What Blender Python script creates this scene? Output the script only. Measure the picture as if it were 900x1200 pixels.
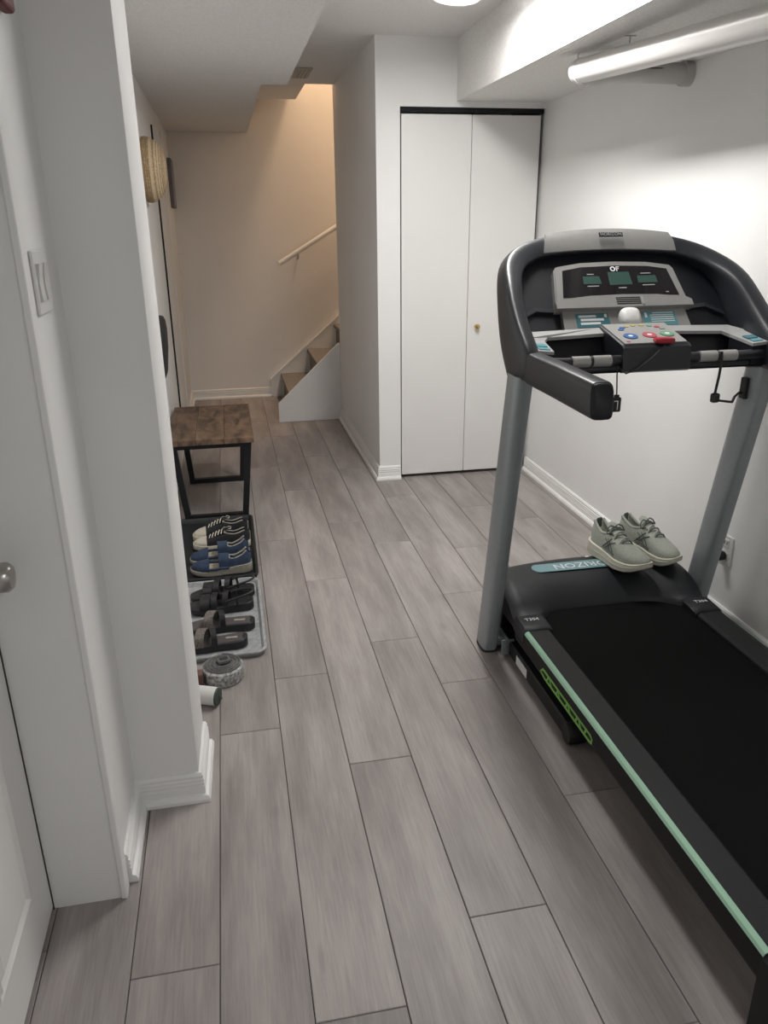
import bpy, bmesh, math, random
from mathutils import Vector, Matrix
random.seed(7)
for o in list(bpy.data.objects): bpy.data.objects.remove(o, do_unlink=True)
S = bpy.context.scene
C = S.collection
PI = math.pi

# ------------------------------------------------------------------ camera, world, lights, exposure
camd = bpy.data.cameras.new('camera'); cam = bpy.data.objects.new('camera', camd); C.objects.link(cam)
camd.sensor_fit = 'VERTICAL'; camd.sensor_height = 36.0; camd.lens = 909.0/1200*36; camd.clip_start = 0.02
def _cam():
    f = 909.0
    a = Vector((258-450, 262-600, f)).normalized()          # corridor direction in camera coordinates
    b = Vector((476-450, 3029-600, f)).normalized()         # straight down
    b = (b - a*a.dot(b)).normalized()
    r = a.cross(-b)
    if r.x < 0: r = -r
    rows = (r, a, -b)
    right = Vector([v.x for v in rows]); down = Vector([v.y for v in rows]); fwd = Vector([v.z for v in rows])
    m = Matrix((right, -down, -fwd)).transposed().to_4x4()
    m.translation = Vector((0, 0, 1.5))
    return m
cam.matrix_world = _cam()
S.camera = cam
w = bpy.data.worlds.new('world'); S.world = w; w.use_nodes = True
w.node_tree.nodes['Background'].inputs[0].default_value = (0.5, 0.55, 0.6, 1)
w.node_tree.nodes['Background'].inputs[1].default_value = 0.05
S.view_settings.view_transform = 'Standard'; S.view_settings.look = 'None'
S.view_settings.gamma = 1.0; S.view_settings.use_curve_mapping = False
S.view_settings.exposure = 0.17
MAIN_W, REAR_W, STAIR_W = 26.5, 11.5, 40.0
def area(name, loc, size, power, col, size_y=None):
    l = bpy.data.lights.new(name, 'AREA'); l.shape = 'RECTANGLE' if size_y else 'DISK'; l.size = size; l.energy = power; l.color = col
    if size_y: l.size_y = size_y
    o = bpy.data.objects.new(name, l); C.objects.link(o); o.location = loc
    return o
area('ceiling_lamp_light', (1.01, 2.98, 2.318), 0.18, MAIN_W, (1.0, 0.982, 0.962), 1.12)
area('rear_fill_light', (0.95, -0.9, 2.318), 0.18, REAR_W, (0.97, 0.99, 1.0), 1.12)  # added fill from behind the camera, lifts the shaded faces
area('stair_lamp_light', (1.45, 6.62, 4.55), 0.5, STAIR_W, (1.0, 0.68, 0.42))

# ------------------------------------------------------------------ materials
M = {}
def mat(name, col, rough=0.6, metal=0.0, var=0.0, vscale=20.0, bump=0.0, bscale=200.0, spec=0.5, stretch=None, col2=None, emit=None, rnd=0.0):
    m = bpy.data.materials.new(name); m.use_nodes = True
    nt = m.node_tree; N = nt.nodes; L = nt.links; p = N['Principled BSDF']
    p.inputs['Base Color'].default_value = (*col, 1); p.inputs['Roughness'].default_value = rough
    p.inputs['Metallic'].default_value = metal; p.inputs['Specular IOR Level'].default_value = spec
    tc = N.new('ShaderNodeTexCoord'); src = tc.outputs['Object']
    if stretch:
        mp = N.new('ShaderNodeMapping'); mp.inputs['Scale'].default_value = stretch
        L.new(src, mp.inputs['Vector']); src = mp.outputs['Vector']
    if var or col2:
        n = N.new('ShaderNodeTexNoise'); n.inputs['Scale'].default_value = vscale; n.inputs['Detail'].default_value = 5
        L.new(src, n.inputs['Vector'])
        r = N.new('ShaderNodeValToRGB'); r.color_ramp.elements[0].position = .35; r.color_ramp.elements[1].position = .65
        c2 = col2 or tuple(max(0, c*(1-var)) for c in col)
        r.color_ramp.elements[0].color = (*c2, 1); r.color_ramp.elements[1].color = (*col, 1)
        L.new(n.outputs['Fac'], r.inputs['Fac']); L.new(r.outputs['Color'], p.inputs['Base Color'])
    if bump:
        n2 = N.new('ShaderNodeTexNoise'); n2.inputs['Scale'].default_value = bscale; n2.inputs['Detail'].default_value = 3
        L.new(src, n2.inputs['Vector'])
        b = N.new('ShaderNodeBump'); b.inputs['Strength'].default_value = bump; b.inputs['Distance'].default_value = 0.004
        L.new(n2.outputs['Fac'], b.inputs['Height']); L.new(b.outputs['Normal'], p.inputs['Normal'])
    if emit:
        p.inputs['Emission Color'].default_value = (*emit[0], 1); p.inputs['Emission Strength'].default_value = emit[1]
    M[name] = m
    return m
mat('wall', (.86, .857, .845), .55, var=.03, vscale=3, bump=.05, bscale=120)
mat('wall_warm_lit', (.85, .82, .78), .6, var=.03, vscale=3, bump=.05, bscale=120)  # wall paint tinted tan, warm stair light put into the colour
mat('trim', (.87, .865, .85), .38, var=.02, vscale=8)
mat('doorwhite', (.82, .812, .795), .4, var=.02, vscale=4, bump=.03, bscale=60)
mat('ceiling', (.86, .85, .83), .9, var=.10, vscale=110, bump=1.0, bscale=85)
mat('black', (.012, .012, .013), .5)
mat('gap', (.01, .01, .012), .9)
mat('upright', (.33, .36, .375), .36, metal=.3, var=.05, vscale=60)
mat('frame_black', (.012, .0125, .014), .5, spec=.35, var=.15, vscale=90, bump=.06, bscale=500)
mat('console_black', (.020, .022, .027), .36, bump=.08, bscale=600)
mat('console_dark', (.008, .009, .013), .5, spec=.35)
mat('silver', (.30, .295, .285), .38, metal=.15, var=.05, vscale=50)
mat('silver_light', (.36, .36, .355), .42)
mat('screen', (.012, .010, .012), .12)
mat('lcd', (.040, .085, .072), .25)
mat('teal', (.10, .30, .34), .35)
mat('hood_teal', (.17, .31, .34), .35)
mat('teal_dark', (.05, .17, .20), .35)
mat('white_print', (.75, .76, .76), .5)
mat('belt', (.0042, .0048, .0048), .85, spec=.12, var=.12, vscale=300, bump=.2, bscale=900)
mat('rail_black', (.013, .013, .0145), .6, spec=.35, var=.2, vscale=250, bump=.25, bscale=700)
mat('hood_black', (.012, .0135, .016), .5, spec=.4, bump=.06, bscale=700)
mat('green_stripe', (.33, .55, .40), .45)
mat('green_logo', (.26, .58, .12), .4)
mat('pad', (.40, .39, .375), .35, metal=.4)
mat('red', (.38, .012, .03), .35)
mat('blue_btn', (.035, .11, .30), .5); mat('red_btn', (.44, .08, .10), .5); mat('green_btn', (.14, .30, .19), .5); mat('yellow_btn', (.40, .36, .12), .5)
mat('keypad', (.30, .295, .285), .45)
mat('plastic_white', (.72, .715, .70), .35)
mat('pipe_white', (.80, .785, .76), .28)
mat('pipe_grey', (.52, .51, .49), .5, bump=.3, bscale=180)
mat('brass', (.60, .44, .16), .25, metal=.9)
mat('steel', (.42, .40, .38), .28, metal=.9)
mat('carpet', (.30, .275, .255), .95, var=.25, vscale=200, bump=.6, bscale=400)
mat('tray_dark', (.016, .018, .020), .5, bump=.1, bscale=300)
mat('tray_grey', (.40, .415, .42), .5, var=.3, vscale=70, bump=.15, bscale=150)
mat('canvas_black', (.012, .013, .016), .85, bump=.4, bscale=900)
mat('rubber_cream', (.62, .57, .47), .55, var=.12, vscale=60)
mat('lace', (.62, .57, .48), .9)
mat('lining', (.36, .34, .30), .9, var=.2, vscale=90)
mat('blue_suede', (.030, .052, .100), .85, var=.25, vscale=50, bump=.25, bscale=500)
mat('sole_grey', (.33, .31, .26), .6, var=.15, vscale=60)
mat('insole_beige', (.55, .49, .38), .7, var=.2, vscale=40)
mat('leather_black', (.013, .014, .016), .45, bump=.1, bscale=400)
mat('footbed', (.085, .075, .072), .6, var=.25, vscale=50)
mat('woven', (.24, .21, .18), .8, col2=(.07, .06, .055), vscale=220, bump=.5, bscale=400)
mat('runner', (.42, .44, .38), .85, var=.16, vscale=140, bump=.45, bscale=700)
mat('runner_light', (.46, .48, .41), .8, var=.1, vscale=120, bump=.3, bscale=600)
mat('runner_sole', (.62, .60, .50), .6, var=.08, vscale=40)
mat('runner_dark', (.10, .12, .105), .8)
mat('straw', (.60, .46, .28), .9, col2=(.36, .25, .13), vscale=60, bump=.6, bscale=160)
mat('bag_dark', (.035, .033, .034), .8, bump=.2, bscale=300)
mat('picture_frame', (.13, .12, .14), .5); mat('picture_face', (.25, .24, .27), .4, var=.3, vscale=9)
mat('roll_top', (.16, .16, .155), .85, var=.35, vscale=90, bump=.4, bscale=300)
mat('roll_side', (.66, .66, .64), .8, col2=(.16, .165, .16), vscale=90)
mat('paper', (.66, .655, .63), .7); mat('brown', (.14, .065, .05), .6, var=.2, vscale=40); mat('dark_green', (.05, .065, .055), .7)
mat('maroon', (.13, .022, .028), .6)
mat('diffuser', (.9, .9, .9), .5, emit=((1.0, .97, .94), 4.0))
mat('socket', (.64, .63, .61), .4)
mat('vent', (.50, .47, .42), .6)

def straw_material():
    m = M['straw']; nt = m.node_tree; N = nt.nodes; L = nt.links; p = N['Principled BSDF']
    tc = N.new('ShaderNodeTexCoord'); wv = N.new('ShaderNodeTexWave'); wv.wave_type = 'RINGS'; wv.rings_direction = 'X'
    wv.inputs['Scale'].default_value = 26; wv.inputs['Distortion'].default_value = 3.0; wv.inputs['Detail'].default_value = 3; wv.inputs['Detail Scale'].default_value = 9
    L.new(tc.outputs['Object'], wv.inputs['Vector'])
    r = N.new('ShaderNodeValToRGB'); e = r.color_ramp.elements
    e[0].position = .1; e[0].color = (.30, .20, .10, 1); e[1].position = .6; e[1].color = (.66, .52, .34, 1)
    L.new(wv.outputs['Fac'], r.inputs['Fac']); L.new(r.outputs[0], p.inputs['Base Color'])
straw_material()
def planks_material():
    m = bpy.data.materials.new('floor_plank'); m.use_nodes = True
    nt = m.node_tree; N = nt.nodes; L = nt.links; p = N['Principled BSDF']
    tc = N.new('ShaderNodeTexCoord'); oi = N.new('ShaderNodeObjectInfo')
    add = N.new('ShaderNodeVectorMath'); add.operation = 'ADD'
    sc = N.new('ShaderNodeVectorMath'); sc.operation = 'SCALE'; sc.inputs['Scale'].default_value = 37.0
    comb = N.new('ShaderNodeCombineXYZ')
    for k in 'XYZ': L.new(oi.outputs['Random'], comb.inputs[k])
    L.new(comb.outputs[0], sc.inputs[0]); L.new(tc.outputs['Object'], add.inputs[0]); L.new(sc.outputs[0], add.inputs[1])
    def noise(scale, vec, det, rough=.55):
        mp = N.new('ShaderNodeMapping'); mp.inputs['Scale'].default_value = vec; L.new(add.outputs[0], mp.inputs['Vector'])
        n = N.new('ShaderNodeTexNoise'); n.inputs['Scale'].default_value = scale; n.inputs['Detail'].default_value = det
        n.inputs['Roughness'].default_value = rough; L.new(mp.outputs[0], n.inputs['Vector']); return n.outputs['Fac']
    broad = noise(3.0, (3.2, .55, 1), 4); fine = noise(20.0, (9.0, .35, 1), 6, .7)
    r1 = N.new('ShaderNodeValToRGB'); e = r1.color_ramp.elements
    e[0].position = .35; e[0].color = (.262, .235, .224, 1); e[1].position = .66; e[1].color = (.405, .368, .353, 1)
    L.new(broad, r1.inputs['Fac'])
    r2 = N.new('ShaderNodeValToRGB'); e = r2.color_ramp.elements
    e[0].position = .30; e[0].color = (.84, .835, .83, 1); e[1].position = .62; e[1].color = (1.06, 1.06, 1.06, 1)
    L.new(fine, r2.inputs['Fac'])
    mu = N.new('ShaderNodeMix'); mu.data_type = 'RGBA'; mu.blend_type = 'MULTIPLY'; mu.inputs['Factor'].default_value = 1
    L.new(r1.outputs[0], mu.inputs['A']); L.new(r2.outputs[0], mu.inputs['B'])
    # knots
    mp = N.new('ShaderNodeMapping'); mp.inputs['Scale'].default_value = (7, 2.6, 1); L.new(add.outputs[0], mp.inputs['Vector'])
    vo = N.new('ShaderNodeTexVoronoi'); vo.inputs['Scale'].default_value = .9; L.new(mp.outputs[0], vo.inputs['Vector'])
    rk = N.new('ShaderNodeValToRGB'); e = rk.color_ramp.elements
    e[0].position = .02; e[0].color = (.62, .6, .58, 1); e[1].position = .12; e[1].color = (1, 1, 1, 1)
    L.new(vo.outputs['Distance'], rk.inputs['Fac'])
    mk = N.new('ShaderNodeMix'); mk.data_type = 'RGBA'; mk.blend_type = 'MULTIPLY'; mk.inputs['Factor'].default_value = .55
    L.new(mu.outputs['Result'], mk.inputs['A']); L.new(rk.outputs[0], mk.inputs['B'])
    # tone of each board
    mr = N.new('ShaderNodeMapRange'); mr.inputs['To Min'].default_value = .90; mr.inputs['To Max'].default_value = 1.08
    L.new(oi.outputs['Random'], mr.inputs['Value'])
    hs = N.new('ShaderNodeHueSaturation'); L.new(mr.outputs[0], hs.inputs['Value']); L.new(mk.outputs['Result'], hs.inputs['Color'])
    L.new(hs.outputs[0], p.inputs['Base Color'])
    p.inputs['Roughness'].default_value = .46; p.inputs['Specular IOR Level'].default_value = .4
    b = N.new('ShaderNodeBump'); b.inputs['Strength'].default_value = .12; b.inputs['Distance'].default_value = .002
    L.new(fine, b.inputs['Height']); L.new(b.outputs[0], p.inputs['Normal'])
    M['floor_plank'] = m
planks_material()
def bench_material():
    m = bpy.data.materials.new('rustic_wood'); m.use_nodes = True
    nt = m.node_tree; N = nt.nodes; L = nt.links; p = N['Principled BSDF']
    tc = N.new('ShaderNodeTexCoord'); oi = N.new('ShaderNodeObjectInfo')
    ad = N.new('ShaderNodeVectorMath'); ad.operation = 'ADD'; L.new(tc.outputs['Object'], ad.inputs[0])
    cx = N.new('ShaderNodeCombineXYZ'); ml = N.new('ShaderNodeMath'); ml.operation = 'MULTIPLY'; ml.inputs[1].default_value = 20
    L.new(oi.outputs['Random'], ml.inputs[0]); L.new(ml.outputs[0], cx.inputs[0]); L.new(ml.outputs[0], cx.inputs[1]); L.new(cx.outputs[0], ad.inputs[1])
    mp = N.new('ShaderNodeMapping'); mp.inputs['Scale'].default_value = (6, 2.0, 4); L.new(ad.outputs[0], mp.inputs[0])
    n = N.new('ShaderNodeTexNoise'); n.inputs['Scale'].default_value = 4; n.inputs['Detail'].default_value = 8; n.inputs['Distortion'].default_value = .6; L.new(mp.outputs[0], n.inputs['Vector'])
    r = N.new('ShaderNodeValToRGB'); e = r.color_ramp.elements
    e[0].position = .32; e[0].color = (.055, .033, .022, 1); e[1].position = .68; e[1].color = (.22, .140, .090, 1)
    L.new(n.outputs['Fac'], r.inputs['Fac']); L.new(r.outputs[0], p.inputs['Base Color']); p.inputs['Roughness'].default_value = .55
    M['rustic_wood'] = m
bench_material()

# ------------------------------------------------------------------ mesh helpers
def box(bm, x0, x1, y0, y1, z0, z1, bev=0.0, seg=2):
    v = [bm.verts.new(p) for p in ((x0,y0,z0),(x1,y0,z0),(x1,y1,z0),(x0,y1,z0),(x0,y0,z1),(x1,y0,z1),(x1,y1,z1),(x0,y1,z1))]
    fs = [bm.faces.new([v[i] for i in f]) for f in ((0,3,2,1),(4,5,6,7),(0,1,5,4),(1,2,6,5),(2,3,7,6),(3,0,4,7))]
    if bev:
        es = list({e for f in fs for e in f.edges})
        bmesh.ops.bevel(bm, geom=es, offset=bev, segments=seg, affect='EDGES', profile=.5)
def loft(bm, secs, cap=True, closed=True):
    rows = [[bm.verts.new(p) for p in s] for s in secs]
    n = len(rows[0])
    for a, b in zip(rows, rows[1:]):
        for i in range(n if closed else n-1):
            j = (i+1) % n
            bm.faces.new((a[i], a[j], b[j], b[i]))
    if cap and closed:
        bm.faces.new(list(reversed(rows[0]))); bm.faces.new(rows[-1])
def tube(bm, pts, r, seg=10, cap=True, closed=False):
    pts = [Vector(p) for p in pts]; n = len(pts)
    rs = r if isinstance(r, (list, tuple)) else [r]*n
    up = None; secs = []
    for i, p in enumerate(pts):
        if closed: t = pts[(i+1) % n] - pts[i-1]
        else: t = pts[min(i+1, n-1)] - pts[max(i-1, 0)]
        t.normalize()
        if up is None:
            up = Vector((0,0,1)) if abs(t.z) < .9 else Vector((1,0,0))
        u = (up - t*up.dot(t)).normalized(); up = u; v = t.cross(u)
        secs.append([p + (u*math.cos(a) + v*math.sin(a))*rs[i] for a in [2*PI*k/seg for k in range(seg)]])
    if closed: secs.append(secs[0])
    loft(bm, secs, cap=cap and not closed)
    if closed: bmesh.ops.remove_doubles(bm, verts=bm.verts, dist=1e-6)
def lathe(bm, prof, seg=24, origin=(0,0,0), axis='z'):
    o = Vector(origin); secs = []
    for r, z in prof:
        r = max(r, 1e-4); ring = []
        for k in range(seg):
            a = 2*PI*k/seg; x, y = r*math.cos(a), r*math.sin(a)
            q = {'z': (x, y, z), 'x': (z, x, y), 'y': (y, z, x)}[axis]
            ring.append(o + Vector(q))
        secs.append(ring)
    loft(bm, secs)
def prism(bm, poly, axis, a, b):
    def P(u, v, w): return {'y': (u, w, v), 'x': (w, u, v), 'z': (u, v, w)}[axis]
    loft(bm, [[P(u, v, a) for u, v in poly], [P(u, v, b) for u, v in poly]])
def BM(): return bmesh.new()
def obj(name, bm, m, parent=None, smooth=False, local=False, sub=0, auto=None):
    bmesh.ops.recalc_face_normals(bm, faces=bm.faces)
    if parent is not None and not local:
        p = parent; off = Vector((0,0,0))
        while p is not None: off += p.location; p = p.parent
        for v in bm.verts: v.co -= off
    if smooth:
        lim = math.radians(auto or 40)
        for f in bm.faces: f.smooth = True
        for e in bm.edges:
            if len(e.link_faces) == 2 and not sub:
                e.smooth = e.calc_face_angle(0) < lim
    me = bpy.data.meshes.new(name); bm.to_mesh(me); bm.free()
    me.materials.append(M[m] if isinstance(m, str) else m)
    o = bpy.data.objects.new(name, me); C.objects.link(o)
    if parent is not None: o.parent = parent
    if sub:
        s = o.modifiers.new('subdivision', 'SUBSURF'); s.levels = sub; s.render_levels = sub
    return o
def origin_to(o, loc):
    d = Vector(loc) - o.location
    for v in o.data.vertices: v.co -= d
    o.location = loc
    return o
def tag(o, label=None, cat=None, group=None, kind=None):
    if label: o['label'] = label
    if cat: o['category'] = cat
    if group: o['group'] = group
    if kind: o['kind'] = kind
    return o
def thing(name, label, cat, loc=(0,0,0), rz=0.0, group=None):
    o = bpy.data.objects.new(name, None); C.objects.link(o); o.empty_display_size = .05
    o.location = loc; o.rotation_euler = (0, 0, rz); tag(o, label, cat, group)
    return o
def struct(name, bm, m, label, cat=None, **k):
    o = obj(name, bm, m, **k); tag(o, label, cat, kind='structure'); return o
def boxobj(name, m, parent, *a, **k):
    bm = BM(); box(bm, *a, **k); return obj(name, bm, m, parent)
def text_mesh(name, body, size, m, parent, mw, depth=.0006):
    cu = bpy.data.curves.new(name, 'FONT'); cu.body = body; cu.size = size; cu.extrude = depth; cu.align_x = 'CENTER'; cu.align_y = 'CENTER'
    cu.resolution_u = 2
    t = bpy.data.objects.new(name, cu); C.objects.link(t)
    dg = bpy.context.evaluated_depsgraph_get(); dg.update()
    me = bpy.data.meshes.new_from_object(t.evaluated_get(dg)); bpy.data.objects.remove(t, do_unlink=True)
    bm = BM(); bm.from_mesh(me); bpy.data.meshes.remove(me)
    bmesh.ops.transform(bm, matrix=mw, verts=bm.verts)
    return obj(name, bm, m, parent)
def frame(o, u, v):                       # matrix with local x = u, local y = v, z = u x v, at o
    u = Vector(u).normalized(); v = Vector(v).normalized(); n = u.cross(v)
    m = Matrix((u, v, n)).transposed().to_4x4(); m.translation = Vector(o); return m

# ------------------------------------------------------------------ room shell
RW = 1.804          # right wall face
LW = -0.372         # hall left wall face
FW = 7.172          # far wall face
CZ = 2.40
bm = BM(); box(bm, -.75, 3.3, -2.6, 7.4, -.12, -.006)
floor = struct('floor', bm, 'gap', 'grey-brown wood-look plank floor running down the hall')
PW, PL = .1877, 1.275
phase = {-2: 1.9, -1: 1.278, 0: 2.093, 1: 2.378, 2: 1.873, 3: 2.558, 4: 2.229, 5: 2.892, 6: 3.364, 7: 3.919, 8: 2.4, 9: 3.15, 10: 2.75}
pm = {}
for k in range(-3, 11):
    ph = phase.get(k, random.uniform(1, 2.2))
    x0 = -.124 + PW*k; x1 = x0 + PW
    x0 = max(x0, -.62); x1 = min(x1, 1.83)
    if x1 - x0 < .01: continue
    n = math.floor((ph + 2.55)/PL); y = ph - n*PL - PL
    while y < 7.3:
        ya, yb = max(y, -2.55), min(y + PL, 7.3)
        if yb - ya > .02:
            w2, l2 = round((x1-x0)/2 - .0009, 4), round((yb-ya)/2 - .0009, 4)
            if (w2, l2) not in pm:
                b2 = BM(); ch = .0016
                loft(b2, [[(-w2,-l2,-.006),(w2,-l2,-.006),(w2,l2,-.006),(-w2,l2,-.006)],
                          [(-w2,-l2,-ch),(w2,-l2,-ch),(w2,l2,-ch),(-w2,l2,-ch)],
                          [(-w2+ch,-l2+ch,0),(w2-ch,-l2+ch,0),(w2-ch,l2-ch,0),(-w2+ch,l2-ch,0)]])
                bmesh.ops.recalc_face_normals(b2, faces=b2.faces)
                me = bpy.data.meshes.new('plank'); b2.to_mesh(me); b2.free(); me.materials.append(M['floor_plank']); pm[(w2, l2)] = me
            o = bpy.data.objects.new('plank', pm[(w2, l2)]); C.objects.link(o); o.parent = floor
            o.location = ((x0+x1)/2, (ya+yb)/2, 0)
        y += PL

# ceiling with the stair opening cut out
bm = BM()
box(bm, -.75, 1.95, -2.6, 6.06, CZ, CZ+.12)
box(bm, -.75, .65, 6.06, 6.79, CZ, CZ+.12)
struct('ceiling', bm, 'ceiling', 'white stippled ceiling above the treadmill room')
bm = BM()
prism(bm, [(-.75, -2.6), (.415, -2.6), (.415, 4.78), (.275, 4.78), (.275, FW), (-.75, FW)], 'z', 2.203, CZ)
struct('ceiling_soffit', bm, 'ceiling', 'low stippled soffit over the hall, stepping back near the stairs')
bm = BM()
box(bm, 1.297, RW+.01, -2.6, 4.505, 2.103, CZ)
struct('ceiling_bulkhead', bm, 'ceiling', 'boxed bulkhead running along the top of the right wall')
bm = BM()
prism(bm, [(-2.6, 1.99), (3.03, 2.056), (3.03, 2.103), (-2.6, 2.103)], 'x', 1.70, RW+.005)
struct('trim_1', bm, 'wall', 'shallow boxed ledge in the corner under the bulkhead')

# walls
bm = BM(); box(bm, RW, RW+.12, -2.6, 4.7, 0, CZ+.1)
struct('wall_right', bm, 'wall', 'plain white wall beside the treadmill')
bm = BM(); box(bm, -.75, 3.3, FW, FW+.12, 0, 4.9)
struct('wall_far', bm, 'wall_warm_lit', 'tan-lit end wall behind the stairs')
bm = BM()
prism(bm, [(.852, 0), (.984, 0), (.984, 2.074), (RW, 2.074), (RW, CZ+.05), (.852, CZ+.05)], 'y', 4.505, 4.66)
struct('wall_closet', bm, 'wall', 'white wall around the folding closet door')
bm = BM(); box(bm, .95, 1.9, 5.05, 5.1, 0, CZ); box(bm, RW, RW+.06, 4.66, 5.1, 0, CZ)
struct('wall_closet_inside', bm, 'wall', 'inside walls of the closet')
bm = BM(); box(bm, .852, .95, 4.66, 6.14, 0, CZ+.05); box(bm, .95, 3.2, 6.02, 6.14, 0, 4.9); box(bm, .852, .95, 6.02, 6.14, CZ+.05, 4.9)
struct('wall_hall_right', bm, 'wall', 'grey shaded hall wall between closet and stairs')
bm = BM()
box(bm, .53, .65, 6.06, FW, CZ+.12, 4.9); box(bm, .65, .852, 5.94, 6.06, CZ+.12, 4.9); box(bm, -.75, .55, 6.79, FW+.05, CZ+.12, CZ+.2)
struct('wall_stairwell', bm, 'wall_warm_lit', 'upper walls of the stairwell')
bm = BM(); box(bm, 3.1, 3.2, 6.14, FW, 0, 4.9)
struct('wall_stair_top', bm, 'wall_warm_lit', 'wall at the top of the stairs')
bm = BM(); box(bm, .5, 3.2, 5.9, FW+.1, 4.9, 5.0)
struct('ceiling_stairwell', bm, 'ceiling', 'ceiling over the upper stairs')
bm = BM()
box(bm, -.75, -.345, 1.505, 1.822, 0, 2.21); box(bm, -.75, -.345, -2.6, .66, 0, 2.21); box(bm, -.75, -.345, .66, 1.505, 2.06, 2.21)
box(bm, -.75, -.62, .66, 1.505, 0, 2.06)
struct('wall_left', bm, 'wall', 'white wall with the light switches beside the panel door')
bm = BM()
prof = [(-.372, 1.822), (-.1765, 1.822), (-.175, 1.8235), (-.168, 2.048), (-.1695, 2.055), (-.372, 2.055)]
prism(bm, prof, 'z', 0, 2.21)
o = struct('wall_column', bm, 'wall', 'projecting wall end hiding part of the shoe trays', smooth=True, auto=50)
bm = BM(); box(bm, LW-.12, LW, 1.9, FW, 0, 2.21)
struct('wall_hall_left', bm, 'wall', 'hall wall behind the bench and shoe trays')
bm = BM(); box(bm, -.75, 1.95, -2.72, -2.6, 0, CZ+.1)
struct('wall_rear', bm, 'wall', 'wall behind the camera')

# baseboards: one profile swept along a polyline
BP = [(0,0),(.027,0),(.027,.010),(.022,.019),(.014,.022),(.014,.043),(.010,.046),(.0135,.049),(.0135,.055),(.010,.058),(.0135,.061),(.0135,.067),(.010,.070),(.012,.078),(.007,.086),(0,.086)]
def baseboard(name, path, label):
    P = [Vector((x, y)) for x, y in path]; secs = []
    for i, p in enumerate(P):
        d0 = (p - P[i-1]).normalized() if i else None
        d1 = (P[i+1] - p).normalized() if i < len(P)-1 else None
        nn = [Vector((-d.y, d.x)) for d in (d0, d1) if d is not None]
        n = nn[0] if len(nn) == 1 else (nn[0]+nn[1])/(1+nn[0].dot(nn[1]))
        secs.append([(p.x + n.x*d, p.y + n.y*d, z) for d, z in BP])
    b = BM(); loft(b, secs)
    return struct(name, b, 'trim', label)
baseboard('baseboard_left', [(-.168, 2.053), (-.175, 1.822), (-.345, 1.822), (-.345, 1.548)], 'white ridged baseboard around the projecting wall end')
baseboard('baseboard_right', [(RW, -2.55), (RW, 4.505)], 'white ridged baseboard along the wall beside the treadmill')
baseboard('baseboard_far', [(.36, FW), (LW, FW), (LW, 6.24)], 'white ridged baseboard under the end wall')
baseboard('baseboard_hall', [(.982, 4.505), (.852, 4.505), (.852, 6.14)], 'white ridged baseboard along the hall wall and closet corner')
bm = BM(); box(bm, -.353, -.339, 1.499, 1.540, 0, 2.09, .003)
struct('trim_2', bm, 'trim', 'white casing strip at the edge of the panel door recess')

# ------------------------------------------------------------------ panel door in its recess, far left
bm = BM(); box(bm, -.548, -.506, .672, 1.5035, .012, 2.05)
door = struct('door_1', bm, 'doorwhite', 'white moulded panel door with a steel knob, set in a deep recess')
for i, (y0, y1, z0, z1) in enumerate([(.79, 1.05, .16, .78), (1.13, 1.38, .16, .78), (.79, 1.05, 1.0, 1.90), (1.13, 1.38, 1.0, 1.90)]):
    b = BM()
    prof = [(0, 0), (.006, .004), (.012, .001), (.018, .005), (.030, .0005), (.040, .006)]
    secs = []
    for d, hgt in prof:
        secs.append([(-.506+hgt, y0+d, z0+d), (-.506+hgt, y1-d, z0+d), (-.506+hgt, y1-d, z1-d), (-.506+hgt, y0+d, z1-d)])
    loft(b, secs); obj('door_panel', b, 'doorwhite', door)
b = BM(); box(b, -.507, -.5042, 1.5000, 1.5046, .0, 2.06)
obj('weather_strip', b, 'bag_dark', door)
kn = BM(); lathe(kn, [(.001, -.001), (.034, -.001), (.034, .004), (.028, .010), (.013, .014), (.012, .030), (.024, .038), (.029, .050), (.0285, .066), (.022, .074), (.001, .077)], 24, (-.506, 1.428, .885), 'x')
obj('door_knob', kn, 'steel', door, smooth=True)
# switch plate on the wall beside the door
sw = thing('light_switch', 'white double rocker light switch plate on the wall beside the panel door', 'light switch', (-.345, 1.63, 1.34))
b = BM(); box(b, -.345, -.338, 1.572, 1.688, 1.342, 1.458, .003); obj('plate', b, 'plastic_white', sw)
for y in (1.600, 1.648):
    b = BM(); prism(b, [(-.3385, 1.368), (-.3330, 1.368), (-.3355, 1.40), (-.3315, 1.434), (-.3385, 1.434)], 'y', y-.015, y+.015)
    obj('rocker', b, 'socket', sw)
# maroon thing at the very top of that wall
b = BM(); box(b, -.3445, -.322, 1.585, 1.672, 1.846, 2.02, .006)
o = obj('wall_pouch', b, 'maroon'); origin_to(o, (-.3445, 1.63, 1.846)); tag(o, 'dark red item hung high on the wall above the light switch', 'wall decor')

# ------------------------------------------------------------------ closet with folding door
bm = BM(); box(bm, .987, 1.798, 4.514, 4.518, 2.050, 2.073)
closet = struct('door_2', bm, 'gap', 'white two-leaf folding closet door with a small brass knob')
for x0, x1 in ((.992, 1.387), (1.390, 1.783)):
    b = BM(); box(b, x0, x1, 4.512, 4.542, .020, 2.040, .002, 1); lf = obj('leaf', b, 'doorwhite', closet)
    if x0 > 1.2:
        k = BM(); lathe(k, [(.001, 0), (.012, 0), (.011, -.004), (.006, -.008), (.006, -.014), (.014, -.020), (.016, -.027), (.012, -.034), (.001, -.036)], 20, (1.446, 4.513, .912), 'y')
        obj('knob', k, 'brass', lf, smooth=True)
b = BM(); box(b, .990, 1.796, 4.520, 4.550, 2.050, 2.066); obj('track', b, 'steel', closet)

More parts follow.
